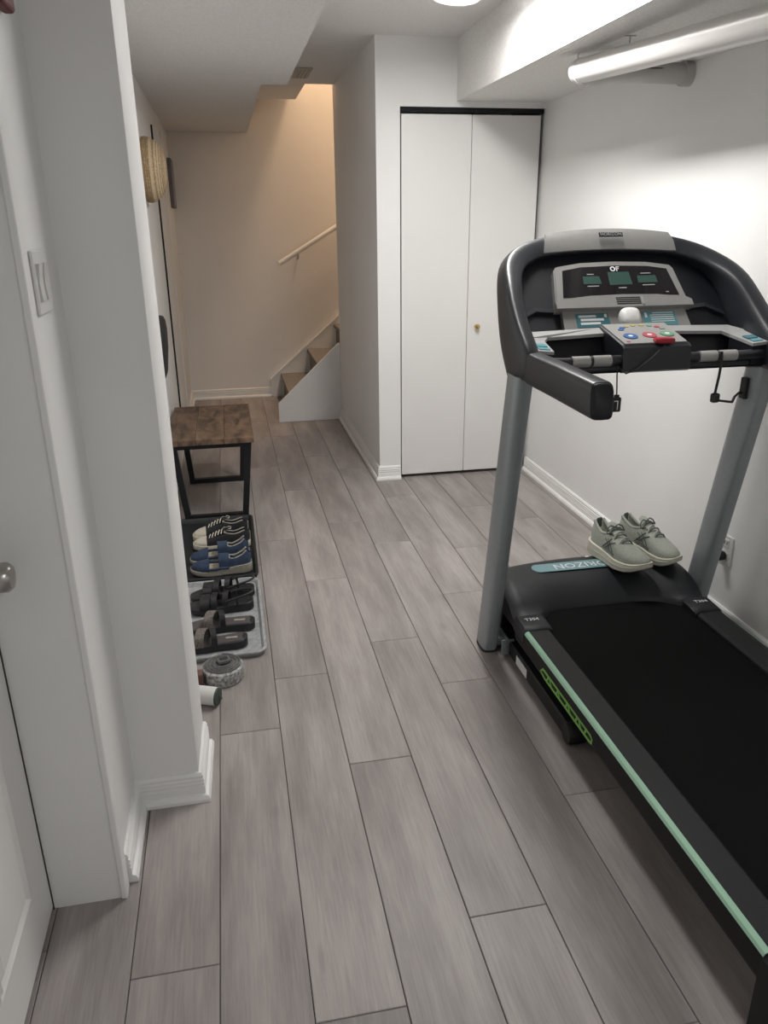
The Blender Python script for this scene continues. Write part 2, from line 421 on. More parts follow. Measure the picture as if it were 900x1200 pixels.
# ------------------------------------------------------------------ hall left door (white, seen at a glancing angle)
bm = BM(); box(bm, LW-.005, LW+.010, 5.44, 6.18, .01, 2.06, .002, 1)
d3 = struct('door_3', bm, 'doorwhite', 'white hall door seen edge-on near the end wall')
b = BM(); box(b, LW, LW+.0106, 5.433, 5.4385, .0, 2.07); obj('gap', b, 'gap', d3)
b = BM(); box(b, LW, LW+.016, 6.182, 6.225, .0, 2.11, .003, 1); obj('casing', b, 'trim', d3)

# ------------------------------------------------------------------ stairs
st = thing('staircase', 'carpeted staircase with white side panels rising behind the hall wall', 'stairs', (.46, 6.6, 0))
RX, RUN, RISE = .46, .25, .213
for n in range(10):
    b = BM(); x = RX + RUN*n; z = RISE*(n+1)
    box(b, x-.022, x+RUN, 6.165, 7.145, z-.035, z, .010); obj('tread', b, 'carpet', st, smooth=True)
    b = BM(); box(b, x, x+.02, 6.165, 7.145, z-RISE, z-.035); obj('riser', b, 'carpet', st)
b = BM(); prism(b, [(.345, 0), (.3455, .150), (.84, .608), (.851, .608), (.851, 0)], 'y', 6.142, 6.166); sp = obj('side_panel', b, 'trim', st)
b = BM(); prism(b, [(.60, .001), (.851, .001), (.851, .215)], 'y', 6.137, 6.1425); obj('panel_inlay', b, 'trim', sp)
b = BM(); prism(b, [(.345, 0), (.345, .152), (3.05, 2.46), (3.05, 2.2), (.62, 0)], 'y', 7.145, FW-.001); sk = obj('wall_skirt', b, 'trim', st)
b = BM(); prism(b, [(.343, .150), (.343, .166), (3.05, 2.476), (3.05, 2.46)], 'y', 7.138, FW-.001); obj('skirt_cap', b, 'trim', sk)
hr = thing('handrail', 'white wooden handrail sloping up the end wall above the stairs', 'handrail', (.48, 7.1, 1.17))
b = BM(); tube(b, [(.478, 7.085, 1.172), (.62, 7.085, 1.255), (1.05, 7.085, 1.505), (2.9, 7.085, 2.58)], .021, 12); obj('rail', b, 'trim', hr, smooth=True)
for x in (.64, 1.7):
    z = 1.172 + (x-.478)*.582
    b = BM(); tube(b, [(x, 7.085, z-.018), (x, 7.085, z-.055), (x, 7.12, z-.062), (x, FW-.001, z-.062)], .008, 8); obj('bracket', b, 'steel', hr, smooth=True)

# ------------------------------------------------------------------ ceiling fittings
def lamp(name, x, y, label):
    t = thing(name, label, 'ceiling light', (x, y, CZ)); hl_ = .60
    b = BM(); prism(b, [(x-.125, CZ), (x-.125, CZ-.022), (x-.118, CZ-.026), (x+.118, CZ-.026), (x+.125, CZ-.022), (x+.125, CZ)], 'y', y-hl_, y+hl_); obj('housing', b, 'plastic_white', t)
    prof = [(x+.112*math.cos(PI*k/12), CZ-.026-.048*math.sin(PI*k/12)**.7) for k in range(13)]
    b = BM(); prism(b, prof, 'y', y-hl_+.02, y+hl_-.02); obj('diffuser', b, 'diffuser', t, smooth=True)
    for g in (-1, 1):
        e_ = sorted((y+g*(hl_-.021), y+g*hl_)); prof2 = [(x+.116*math.cos(PI*k/12), CZ-.0255-.052*math.sin(PI*k/12)**.7) for k in range(13)]
        b = BM(); prism(b, prof2, 'y', e_[0], e_[1]); obj('end_cap', b, 'plastic_white', t)
lamp('ceiling_lamp', 1.01, 2.98, 'long glowing ceiling light near the closet')
lamp('ceiling_lamp', .95, -.9, 'added fill light built as a long ceiling fixture behind the camera')  # unseen fixture added to go with the rear fill
t = thing('stair_lamp', 'warm globe light over the upper stairs', 'ceiling light', (1.45, 6.62, 4.9))
b = BM(); lathe(b, [(.001, 4.9), (.09, 4.9), (.09, 4.87), (.001, 4.865)], 24, (1.45, 6.62, 0)); obj('base', b, 'plastic_white', t, smooth=True)
b = BM(); lathe(b, [(.001, 4.87), (.07, 4.865), (.13, 4.80), (.14, 4.73), (.11, 4.65), (.05, 4.61), (.001, 4.60)], 24, (1.45, 6.62, 0)); obj('shade', b, 'diffuser', t, smooth=True)
dt = thing('ceiling_vent', 'small louvred vent in the ceiling beside the stairwell', 'vent', (.575, 5.62, CZ))
b = BM(); box(b, .50, .64, 5.45, 5.78, CZ-.010, CZ, .003, 1); obj('frame', b, 'vent', dt)
for i in range(5):
    b = BM(); x = .52 + i*.024; box(b, x-.003, x+.007, 5.48, 5.75, CZ-.016, CZ-.009); obj('slat', b, 'vent', dt)

# pipe under the bulkhead
pp = thing('drain_pipe', 'white pipe running along under the bulkhead and turning into the wall', 'pipe', (1.41, 3.24, 2.04))
A = Vector((1.418, 3.20, 2.040)); Bv = Vector((1.66, .0, 1.905))
b = BM(); tube(b, [A, A.lerp(Bv, .5), Bv], .044, 28); obj('main_pipe', b, 'pipe_white', pp, smooth=True)
b = BM(); lathe(b, [(.001, -.046), (.030, -.040), (.043, -.024), (.0465, -.004), (.0465, .012), (.044, .014)], 28, (0, 0, 0))
d = (Bv-A).normalized(); u = d.cross(Vector((0,0,1))).normalized(); bmesh.ops.transform(b, matrix=frame(A, u, d.cross(u)), verts=b.verts)
obj('end_collar', b, 'pipe_white', pp, smooth=True)
b = BM(); tube(b, [(1.432, 3.19, 2.025), (1.50, 3.11, 2.022), (1.60, 3.085, 2.020), (RW-.028, 3.07, 2.018)], .037, 20); br = obj('branch_pipe', b, 'pipe_grey', pp, smooth=True)
b = BM(); box(b, 1.55, 1.77, 3.043, 3.05, 2.028, 2.031); obj('seam', b, 'gap', br)
b = BM(); lathe(b, [(.001, -.034), (.044, -.034), (.044, 0), (.001, 0)], 24, (RW, 3.07, 2.018), 'x'); obj('wall_collar', b, 'pipe_grey', pp, smooth=True)
b = BM(); tube(b, [(1.414, 3.215, 2.08), (1.410, 3.222, 2.092), (1.412, 3.219, 2.1029)], .004, 6); obj('hanger', b, 'pipe_white', pp)
b = BM(); tube(b, [(1.46, 2.9, 2.07), (1.46, 2.9, 2.1029)], .003, 6); box(b, 1.44, 1.48, 2.895, 2.905, 2.1, 2.1029); obj('hanger', b, 'steel', pp)

# wall outlet and plug
ou = thing('wall_outlet', 'white double wall outlet low on the wall behind the treadmill', 'outlet', (RW, 2.42, .26))
b = BM(); box(b, RW-.006, RW, 2.385, 2.462, .255, .372, .003); obj('plate', b, 'plastic_white', ou)
for z in (.288, .340):
    b = BM(); box(b, RW-.0085, RW-.004, 2.406, 2.441, z-.017, z+.017, .003); so = obj('socket', b, 'socket', ou)
    b = BM(); box(b, RW-.0092, RW-.008, 2.414, 2.417, z-.004, z+.009); box(b, RW-.0092, RW-.008, 2.429, 2.432, z-.004, z+.009); obj('slot', b, 'gap', so)
b = BM(); lathe(b, [(.001, -.0), (.017, 0), (.019, -.006), (.018, -.028), (.010, -.036), (.001, -.037)], 16, (RW-.0095, 2.424, .290), 'x')
o = obj('power_plug', b, 'black', smooth=True); origin_to(o, (RW-.0095, 2.424, .290)); tag(o, 'black power plug pushed into the white wall outlet', 'plug')

# ------------------------------------------------------------------ hat, bag and picture on the hall wall
hx, hy, hz = LW, 4.56, 1.765
b = BM(); prof = []
for r, x in [(.150, .003), (.157, .012), (.158, .028), (.153, .046), (.144, .064), (.130, .082), (.110, .098), (.084, .109), (.055, .116), (.03, .119), (.002, .120)]:
    prof.append((r, x))
fine = []
for (r0, x0), (r1, x1) in zip(prof, prof[1:]):
    for k in range(4):
        f = k/4; fine.append((r0+(r1-r0)*f + (.0022 if k % 2 else 0), x0+(x1-x0)*f + (.0014 if k % 2 else 0)))
fine.append(prof[-1])
lathe(b, [(.001, .002)] + fine, 44, (hx, hy, hz), 'x'); o = obj('straw_hat', b, 'straw', smooth=True, auto=80)
origin_to(o, (hx, hy, hz)); tag(o, 'woven straw hat hanging on the hall wall above the bench', 'hat')
b = BM(); secs = []
for z, yw, xw in [(1.030, .02, .010), (1.022, .07, .022), (1.0, .10, .030), (.95, .115, .034), (.85, .12, .03), (.78, .12, .022), (.72, .115, .016), (.70, .10, .010)]:
    secs.append([(LW+.001, 4.52-yw, z), (LW+xw*.7, 4.52-yw, z), (LW+xw, 4.52-yw*.7, z), (LW+xw, 4.52+yw*.7, z), (LW+xw*.7, 4.52+yw, z), (LW+.001, 4.52+yw, z)])
loft(b, secs); o = obj('hanging_bag', b, 'bag_dark', smooth=True); origin_to(o, (LW+.001, 4.52, .70)); tag(o, 'dark bag hanging flat against the hall wall above the bench', 'bag')
pf = thing('wall_picture', 'dark framed picture on the hall wall near the end wall', 'picture', (LW, 6.98, 1.62))
b = BM(); box(b, LW, LW+.028, 6.82, 7.14, 1.62, 1.985, .004); obj('frame', b, 'picture_frame', pf)
b = BM(); box(b, LW+.027, LW+.030, 6.845, 7.115, 1.645, 1.96); obj('print', b, 'picture_face', pf)

# ------------------------------------------------------------------ bench
be = thing('bench', 'rustic brown wooden bench with black metal trapezoid legs against the hall wall', 'bench', (-.14, 4.36, 0))
xs = [-.358, -.212, -.066, .085]
for x0, x1 in zip(xs, xs[1:]):
    b = BM(); box(b, x0+.0006, x1-.0006, 3.965, 4.775, .432, .462, .002, 1); obj('seat_plank', b, 'rustic_wood', be)
for y in (4.03, 4.69):
    fr = BM(); hw = .016
    for sx in (-1, 1):
        xt, xb = -.137 + sx*.195, -.137 + sx*.150
        if y > 4.3: xt, xb = -.137 + sx*.185, -.137 + sx*.150
        b = BM()
        loft(b, [[(xb-hw, y-hw, .0), (xb+hw, y-hw, .0), (xb+hw, y+hw, .0), (xb-hw, y+hw, .0)],
                 [(xt-hw, y-hw, .4319), (xt+hw, y-hw, .4319), (xt+hw, y+hw, .4319), (xt-hw, y+hw, .4319)]])
        obj('leg', b, 'frame_black', be)
    b = BM(); box(b, -.137-.18, -.137+.18, y-hw+.001, y+hw-.001, .400, .4318); obj('top_bar', b, 'frame_black', be)
    b = BM(); box(b, -.137-.136, -.137+.136, y-hw+.001, y+hw-.001, .001, .030); obj('foot_bar', b, 'frame_black', be)
b = BM(); box(b, -.15, -.12, 4.045, 4.675, .402, .4318); obj('spine_bar', b, 'frame_black', be)

# ------------------------------------------------------------------ boot trays
def tray(name, x0, x1, y0, y1, hgt, rad, m, label):
    def ring(ins, z, r):
        pts = []
        for cx, cy, a0 in ((x1-rad, y1-rad, 0), (x0+rad, y1-rad, 90), (x0+rad, y0+rad, 180), (x1-rad, y0+rad, 270)):
            for k in range(5):
                a = math.radians(a0 + 22.5*k); rr = max(rad-ins, .002)
                pts.append((cx + rr*math.cos(a), cy + rr*math.sin(a), z))
        return pts
    b = BM()
    loft(b, [ring(.012, .0, rad), ring(.0, hgt-.004, rad), ring(.002, hgt, rad), ring(.010, hgt, rad), ring(.014, hgt-.004, rad), ring(.020, .006, rad), ring(.05, .004, rad)])
    o = obj(name, b, m, smooth=True); origin_to(o, ((x0+x1)/2, (y0+y1)/2, 0)); tag(o, label, 'shoe tray'); return o
tray('boot_tray', -.345, .050, 3.205, 3.985, .030, .03, 'tray_dark', 'dark plastic shoe tray in front of the bench, holding sneakers and blue shoes')
tray('boot_tray', -.345, .050, 2.535, 3.198, .024, .045, 'tray_grey', 'light grey patterned shoe tray holding the black sandals and slides')

# ------------------------------------------------------------------ shoes (local: heel at x=0, toe at x=L, sole on z=0)
ST = [0, .02, .06, .13, .22, .32, .42, .52, .62, .72, .81, .89, .95, .985, 1.0]
WD = [.010, .022, .031, .0345, .034, .0325, .0335, .038, .044, .0475, .0465, .041, .032, .021, .009]
def lerp_tab(tab, s):
    for (a, va), (b, vb) in zip(tab, tab[1:]):
        if s <= b: return va + (vb-va)*(s-a)/max(b-a, 1e-6)
    return tab[-1][1]
def cline(s, side): return side*(.006*math.sin(s*PI*1.1) - .014*max(0, s-.55)**1.3*2)
def sole_mesh(L, bot, top, side, flare=.004, wscale=1.0, toe_in=0):
    b = BM(); secs = []
    for s, w_ in zip(ST, WD):
        w1 = w_*wscale + flare; c = cline(s, side); zb, zt = lerp_tab(bot, s), lerp_tab(top, s); zm = (zb+zt)/2
        x = s*(L+2*flare) - flare
        secs.append([(x, c-w1*.90, zb), (x, c-w1, zb+.004), (x, c-w1*1.0, zm), (x, c-w1*.96, zt-.002), (x, c-w1*.88, zt), (x, c+w1*.88, zt), (x, c+w1*.96, zt-.002), (x, c+w1, zm), (x, c+w1, zb+.004), (x, c+w1*.90, zb)])
    loft(b, secs); return b
def upper_mesh(L, z0, ridge, collar, opening, zin, side, s0=0.0, s1=1.0, power=.62, wscale=1.0, n=17, cap=True):
    b = BM(); secs = []
    stn = sorted(set([s for s in ST if s0 <= s <= s1] + [s0, s1]))
    wt = list(zip(ST, WD))
    for s in stn:
        w1 = lerp_tab(wt, s)*wscale; c = cline(s, side); zb = lerp_tab(z0, s)
        h = lerp_tab(ridge, s); op = lerp_tab(opening, s); hc = lerp_tab(collar, s); zi = lerp_tab(zin, s); row = []
        for k in range(n):
            a = PI*k/(n-1); cs, sn = math.cos(a), math.sin(a)
            y = w1*cs; z = zb + (h-zb)*max(sn, 0)**power
            if op > 0:
                t = abs(cs)
                zo = zb + (hc-zb)*min(1, ((1-t)/.22))**.6 if t > .62 else (hc - (hc-zi)*min(1, (.62-t)/.16))
                yo = w1*cs*(1 - .12*max(0, 1-t)) 
                z = z*(1-op) + zo*op; y = y*(1-op) + yo*op
            row.append((s*L, c+y, z))
        secs.append(row)
    rows = [[b.verts.new(p) for p in r] for r in secs]
    for ra, rb in zip(rows, rows[1:]):
        for i in range(n-1): b.faces.new((ra[i], ra[i+1], rb[i+1], rb[i]))
        b.faces.new((ra[n-1], ra[0], rb[0], rb[n-1]))
    if cap:
        b.faces.new(rows[0]); b.faces.new(rows[-1])
    return b
def lace_points(L, ridge, side, sa, sb, rows, half, lift):
    pts = []
    for k in range(rows):
        s = sa + (sb-sa)*k/(rows-1); c = cline(s, side); h = lerp_tab(ridge, s)
        pts.append((s, c, h, half))
    return pts
def strap_mesh(L, s, zt, side, hgt, width, thick=.004, ds=0.0, wscale=1.02, pw=.5):
    """a band over the foot from edge to edge at station s"""
    b = BM(); secs = []; w1 = lerp_tab(list(zip(ST, WD)), s)*wscale; c = cline(s, side)
    for k in range(13):
        a = PI*k/12; y = c + w1*math.cos(a); z = zt + hgt*max(math.sin(a), 0)**pw
        yi = c + (w1-thick)*math.cos(a); zi = zt + max(hgt-thick, .001)*max(math.sin(a), 0)**pw
        x = s*L + ds*math.cos(a)
        secs.append([(x-width/2, y, z), (x+width/2, y, z), (x+width/2, yi, zi), (x-width/2, yi, zi)])
    loft(b, secs); return b

def canvas_sneaker(loc, rz, side, label, group=None):
    L = .268; t = thing('canvas_sneaker', label, 'shoe', loc, rz, group)
    bot = [(0, 0), (.8, 0), (1, .004)]; top = [(0, .030), (1, .028)]
    obj('sole', sole_mesh(L, bot, top, side, .005), 'rubber_cream', t, True, True)
    z0 = [(0, .026), (1, .024)]; ridge = [(0, .082), (.25, .080), (.45, .084), (.55, .080), (.68, .066), (.8, .054), (.92, .048), (1, .034)]
    col = [(0, .086), (.10, .084), (.25, .068), (.42, .078), (1, .08)]; op = [(0, 0), (.03, .0), (.08, 1), (.42, 1), (.56, 0), (1, 0)]
    up = obj('upper', upper_mesh(L, z0, ridge, col, op, [(0, .036), (1, .036)], side, 0, .80), 'canvas_black', t, True, True, auto=60)
    obj('toe_cap', upper_mesh(L, z0, ridge, col, [(0, 0), (1, 0)], z0, side, .77, 1.0, wscale=1.02), 'rubber_cream', t, True, True, auto=60)
    # collar edge, tongue, laces
    b = BM(); pts = []
    for sgn in (1, -1):
        seq = [.08, .13, .2, .28, .36, .42]
        for s in (seq if sgn > 0 else seq[::-1]):
            pts.append((s*L, cline(s, side)+sgn*lerp_tab(list(zip(ST, WD)), s)*.62, lerp_tab(col, s)+.001))
    tube(b, pts, .0035, 6); obj('collar_edge', b, 'lining', up, True, True)
    b = BM(); secs = []
    for s, h, wd in [(.62, .066, .012), (.52, .086, .016), (.44, .098, .019), (.36, .108, .019), (.34, .109, .014)]:
        c = cline(s, side); secs.append([(s*L, c-wd, h-.004), (s*L, c, h), (s*L, c+wd, h-.004), (s*L+.004, c+wd, h-.008), (s*L+.004, c, h-.005), (s*L+.004, c-wd, h-.008)])
    loft(b, secs); obj('tongue', b, 'canvas_black', t, True, True)
    for k in range(6):
        s = .42 + .055*k; c = cline(s, side); h = lerp_tab([(.40, .094), (.5, .090), (.6, .080), (.7, .066)], s)
        b = BM(); tube(b, [(s*L-.004, c-.022, h-.012), (s*L, c-.010, h), (s*L+.004, c+.010, h), (s*L+.008, c+.022, h-.012)], .0024, 6); obj('lace', b, 'lace', t, True, True)
    b = BM(); c = cline(.4, side)
    tube(b, [(.4*L, c, .099), (.36*L, c+.014, .112), (.32*L, c+.026, .112), (.33*L, c+.030, .104), (.38*L, c+.012, .100), (.4*L, c-.004, .100), (.44*L, c-.020, .096), (.52*L, c-.036, .070), (.62*L, c-.050, .045), (.70*L, c-.056, .022), (.73*L, c-.056, .012)], .0022, 6)
    obj('lace', b, 'lace', t, True, True)
    b = BM(); box(b, -.006, -.001, -.010+cline(0, side), .010+cline(0, side), .032, .072, .002, 1); obj('heel_tab', b, 'lining', t, False, True)
    return t
def blue_shoe(loc, rz, side, label, group=None):
    L = .270; t = thing('strap_shoe', label, 'shoe', loc, rz, group)
    bot = [(0, .004), (.06, 0), (.75, 0), (.9, .004), (1, .014)]; top = [(0, .046), (.2, .042), (.5, .030), (.8, .024), (1, .028)]
    so = obj('sole', sole_mesh(L, bot, top, side, .004), 'sole_grey', t, True, True)
    z0 = [(0, .040), (.3, .036), (.5, .026), (1, .022)]
    ins = BM(); secs = []
    for s, w_ in zip(ST[2:-2], WD[2:-2]):
        c = cline(s, side); z = lerp_tab(top, s)+.003; secs.append([(s*L, c-w_*.9, z-.003), (s*L, c-w_*.86, z), (s*L, c+w_*.86, z), (s*L, c+w_*.9, z-.003)])
    loft(ins, secs); obj('insole', ins, 'insole_beige', t, True, True)
    ridge = [(0, .098), (.3, .088), (.45, .082), (.6, .07), (.72, .064), (.85, .056), (.95, .046), (1, .034)]
    obj('toe_cap', upper_mesh(L, z0, ridge, ridge, [(0, 0), (.72, 0), (1, 0)], z0, side, .70, 1.0), 'blue_suede', t, True, True, auto=60)
    col = [(0, .104), (.06, .108), (.14, .086), (.28, .070), (.45, .080), (1, .08)]
    hc = obj('heel_cup', upper_mesh(L, z0, ridge, col, [(0, 0), (.02, .2), (.07, 1), (1, 1)], [(0, .05), (.5, .036), (1, .03)], side, 0, .40), 'blue_suede', t, True, True, auto=60)
    obj('strap', strap_mesh(L, .45, .030, side, .062, .046, .006), 'blue_suede', t, True, True, auto=60)
    b = BM(); pts = []
    for sgn in (1, -1):
        seq = [.07, .13, .2, .28, .36]
        for s in (seq if sgn > 0 else seq[::-1]):
            pts.append((s*L, cline(s, side)+sgn*lerp_tab(list(zip(ST, WD)), s)*.60, lerp_tab(col, s)))
    tube(b, pts, .0045, 6); obj('collar_lining', b, 'lining', hc, True, True)
    for sgn in (1, -1):
        b = BM(); c = cline(.6, side)
        tube(b, [(.38*L, cline(.38, side)+sgn*.034, .034), (.5*L, c+sgn*.038, .036), (.6*L, c+sgn*.043, .034), (.72*L, cline(.72, side)+sgn*.0455, .034)], .007, 6); obj('side_band', b, 'blue_suede', t, True, True)
    return t
def sandal(loc, rz, side, label, group=None):
    L = .262; t = thing('sport_sandal', label, 'sandal', loc, rz, group)
    bot = [(0, .003), (.06, 0), (.85, 0), (1, .008)]; top = [(0, .036), (.4, .032), (1, .026)]
    obj('sole', sole_mesh(L, bot, top, side, .003), 'leather_black', t, True, True)
    for s, h, wd in ((.72, .040, .040), (.58, .050, .024), (.40, .058, .022)):
        obj('strap', strap_mesh(L, s, .026, side, h, wd, .004, ds=.008), 'leather_black', t, True, True, auto=60)
    b = BM(); pts = []
    for k in range(13):
        a = -PI*.5 + PI*k/12 + PI
        pts.append((.28*L + .30*L*math.cos(a)*1.0, cline(.2, side)+.036*math.sin(a), .062 + .014*abs(math.cos(a))))
    tube(b, [(.42*L, pts[0][1], .05)] + pts + [(.42*L, pts[-1][1], .05)], .0052, 6); obj('heel_strap', b, 'leather_black', t, True, True)
    for g in (1, -1):
        b = BM(); tube(b, [(.24*L, cline(.2, side)+g*.034, .03), (.26*L, cline(.2, side)+g*.036, .062)], .005, 6); obj('side_strap', b, 'leather_black', t, True, True)
    return t
def slide(loc, rz, side, label, group=None):
    L = .258; t = thing('slide_sandal', label, 'sandal', loc, rz, group)
    bot = [(0, .003), (.06, 0), (.85, 0), (1, .010)]; top = [(0, .034), (.4, .028), (1, .024)]
    so = obj('sole', sole_mesh(L, bot, top, side, .003), 'leather_black', t, True, True)
    ins = BM(); secs = []
    for s, w_ in zip(ST[2:-2], WD[2:-2]):
        c = cline(s, side); z = lerp_tab(top, s)+.002; secs.append([(s*L, c-w_*.92, z-.003), (s*L, c-w_*.88, z), (s*L, c+w_*.88, z), (s*L, c+w_*.92, z-.003)])
    loft(ins, secs); fb = obj('footbed', ins, 'footbed', t, True, True)
    b = BM(); c = cline(.2, side); box(b, .12*L, .30*L, c-.006, c+.006, .0325, .0340); obj('heel_print', b, 'lining', fb, False, True)
    obj('woven_strap', strap_mesh(L, .64, .022, side, .052, .034, .005, ds=.010), 'woven', t, True, True, auto=60)
    obj('strap', strap_mesh(L, .48, .022, side, .054, .022, .004, ds=-.006), 'leather_black', t, True, True, auto=60)
    return t
def runner(loc, rz, side, label, group=None):
    L = .285; t = thing('running_shoe', label, 'shoe', loc, rz, group); t.scale = (.98, 1.04, 1.14)
    bot = [(0, .014), (.08, .002), (.2, 0), (.62, 0), (.8, .005), (.92, .015), (1, .030)]; top = [(0, .052), (.3, .043), (.6, .036), (.85, .036), (1, .046)]
    so = obj('midsole', sole_mesh(L, bot, top, side, .007, 1.05), 'runner_sole', t, True, True)
    b = sole_mesh(L, [(s, z-.0015) for s, z in bot], [(s, z+.006) for s, z in bot], side, .005, 1.02); obj('outsole', b, 'runner_light', t, True, True)
    b = BM()
    for sgn in (-1, 1):
        pts = [(s*(L+.014)-.007, cline(s, side)+sgn*(lerp_tab(list(zip(ST, WD)), s)*1.05+.0068), lerp_tab(bot, s)*.45+lerp_tab(top, s)*.55) for s in [.04, .1, .2, .32, .42, .52, .62, .72, .81, .89, .95]]
        tube(b, pts, .0018, 5)
    obj('sole_line', b, 'runner_light', so, True, True)
    z0 = [(0, .046), (.3, .038), (.6, .032), (.85, .032), (1, .042)]
    ridge = [(0, .098), (.3, .098), (.42, .108), (.52, .104), (.62, .092), (.75, .076), (.88, .066), (.96, .058), (1, .048)]
    col = [(0, .112), (.06, .118), (.14, .102), (.26, .088), (.42, .100), (1, .1)]
    up = obj('upper', upper_mesh(L, z0, ridge, col, [(0, 0), (.02, .1), (.07, 1), (.36, 1), (.52, 0), (1, 0)], [(0, .058), (1, .052)], side, 0, 1, wscale=1.04), 'runner', t, True, True, auto=60)
    b = BM(); pts = []
    for sgn in (1, -1):
        seq = [.06, .11, .17, .24, .32, .38]
        for s in (seq if sgn > 0 else seq[::-1]):
            pts.append((s*L, cline(s, side)+sgn*lerp_tab(list(zip(ST, WD)), s)*.64, lerp_tab(col, s)))
    tube(b, pts, .0058, 8); obj('collar', b, 'runner', up, True, True)
    b = BM(); box(b, .055*L, .065*L+.004, cline(.05, side)-.013, cline(.05, side)+.013, .090, .126, .004, 1); obj('heel_tab', b, 'runner_dark', up, False, True)
    b = BM(); secs = []
    for s, h, wd in [(.60, .092, .012), (.52, .108, .017), (.44, .116, .021), (.37, .126, .023), (.33, .134, .020), (.32, .135, .012)]:
        c = cline(s, side); secs.append([(s*L, c-wd, h-.006), (s*L, c, h), (s*L, c+wd, h-.006), (s*L+.008, c+wd, h-.012), (s*L+.009, c, h-.007), (s*L+.008, c-wd, h-.012)])
    loft(b, secs); obj('tongue', b, 'runner_light', t, True, True)
    hl = [(.36, .122), (.45, .117), (.55, .106), (.66, .092), (.72, .084)]
    for k in range(6):
        s = .40 + .052*k; c = cline(s, side); h = lerp_tab(hl, s) + .001; sg = 1 if k % 2 else -1
        b = BM(); tube(b, [(s*L-.006*sg, c-.026, h-.018), (s*L-.003*sg, c-.014, h-.002), (s*L, c, h+.001), (s*L+.003*sg, c+.014, h-.002), (s*L+.006*sg, c+.026, h-.018)], .0027, 6); obj('lace', b, 'runner_dark' if k % 2 else 'runner_light', t, True, True)
    for sgn in (-1, 1):
        b = BM(); c = cline(.4, side)
        loop = [(.41*L, c, .122), (.40*L, c+sgn*.018, .128), (.41*L, c+sgn*.034, .120), (.44*L, c+sgn*.040, .106), (.46*L, c+sgn*.032, .108), (.44*L, c+sgn*.014, .119), (.42*L, c, .122)]
        tube(b, loop, .0024, 6); obj('lace', b, 'runner_dark', t, True, True)
        b = BM(); o_ = .0012
        def q(s, t_):
            w1 = lerp_tab(list(zip(ST, WD)), s)*1.04; zb = lerp_tab(z0, s); h = lerp_tab(ridge, s) if s > .45 else lerp_tab(col, s)
            return (s*L, cline(s, side)+sgn*(w1*math.cos(t_)+o_), zb+(h-zb)*math.sin(t_)**.62+o_)
        for s_, e_ in ((.36, .50), (.42, .58)):
            tube(b, [q(s_, .15), q((s_+e_)/2, .42), q(e_, .75)], .0022, 5)
            tube(b, [q(e_, .15), q((s_+e_)/2, .42), q(s_, .70)], .0022, 5)
        tube(b, [q(.34, .10), q(.48, .12), q(.62, .10)], .0022, 5)
        obj('side_trim', b, 'runner_dark', up, True, True)
    return t
Z = .0065
canvas_sneaker((.016, 3.760, Z), PI+.03, -1, 'black canvas sneaker with white toe, the one of the pair beside the bench')
canvas_sneaker((.022, 3.622, Z), PI+.03, 1, 'black canvas sneaker with white toe, the one of the pair beside the blue shoes')
blue_shoe((.014, 3.455, Z), PI+.02, -1, 'blue suede strap shoe beside the black canvas sneakers')
blue_shoe((.020, 3.318, Z), PI+.0, 1, 'blue suede strap shoe standing at the edge of the dark tray by the sandals')
sandal((.020, 3.066, Z), PI+.05, -1, 'black strappy sandal beside the dark tray')
sandal((.012, 2.945, Z), PI+.03, 1, 'black strappy sandal beside the patterned-strap slides')
slide((.010, 2.765, Z), PI-.06, -1, 'dark slide sandal with patterned strap beside the black sandals')
slide((-.022, 2.640, Z), PI-.02, 1, 'dark slide sandal with patterned strap nearest the rolled strap')

# ------------------------------------------------------------------ bits on the floor by the wall end
rs = thing('rolled_strap', 'rolled grey and white strap with square buckle on top, beside the grey tray', 'strap', (-.112, 2.425, 0))
c0 = (-.112, 2.425)
b = BM(); lathe(b, [(.001, 0), (.066, 0), (.071, .006), (.0715, .050), (.066, .056), (.001, .056)], 32, (*c0, 0)); obj('outer_band', b, 'roll_side', rs, smooth=True)
b = BM(); pts = []
for k in range(90):
    a = k*.30; r = .014 + .0019*a; pts.append((c0[0]+r*math.cos(a), c0[1]+r*math.sin(a), .0575))
tube(b, pts, .0042, 5); obj('coil', b, 'roll_top', rs, smooth=True)
b = BM(); lathe(b, [(.001, .050), (.067, .050), (.066, .0565), (.001, .0575)], 32, (*c0, 0)); obj('top_face', b, 'roll_top', rs, smooth=True)
b = BM(); box(b, -.022, .022, -.016, .016, .0, .014, .003, 1); bmesh.ops.transform(b, matrix=Matrix.Translation((c0[0]+.006, c0[1]+.004, .0605)) @ Matrix.Rotation(.25, 4, 'Z'), verts=b.verts); bk = obj('buckle', b, 'roll_top', rs)
b = BM(); box(b, -.014, .014, -.009, .009, .0, .002); bmesh.ops.transform(b, matrix=Matrix.Translation((c0[0]+.006, c0[1]+.004, .0740)) @ Matrix.Rotation(.25, 4, 'Z'), verts=b.verts); obj('buckle_plate', b, 'bag_dark', bk)
pr = thing('paper_roll', 'white cylinder with a dark end lying on the floor by the wall end', 'roll', (-.20, 2.27, 0))
dr = Vector((.92, -.39, 0)).normalized(); p1 = Vector((-.265, 2.318, .032)); p2 = p1 + dr*.145
b = BM(); tube(b, [p1, p2], .031, 24); obj('body', b, 'paper', pr, smooth=True)
b = BM(); tube(b, [p2, p2+dr*.006], [.0305, .027], 20); obj('end_cap', b, 'dark_green', pr, smooth=True)
b = BM(); tube(b, [p2+dr*.006, p2+dr*.008+Vector((.003, .016, -.012)), p2+dr*.008+Vector((.004, .026, -.022))], .005, 6); obj('end_tie', b, 'dark_green', pr, smooth=True)
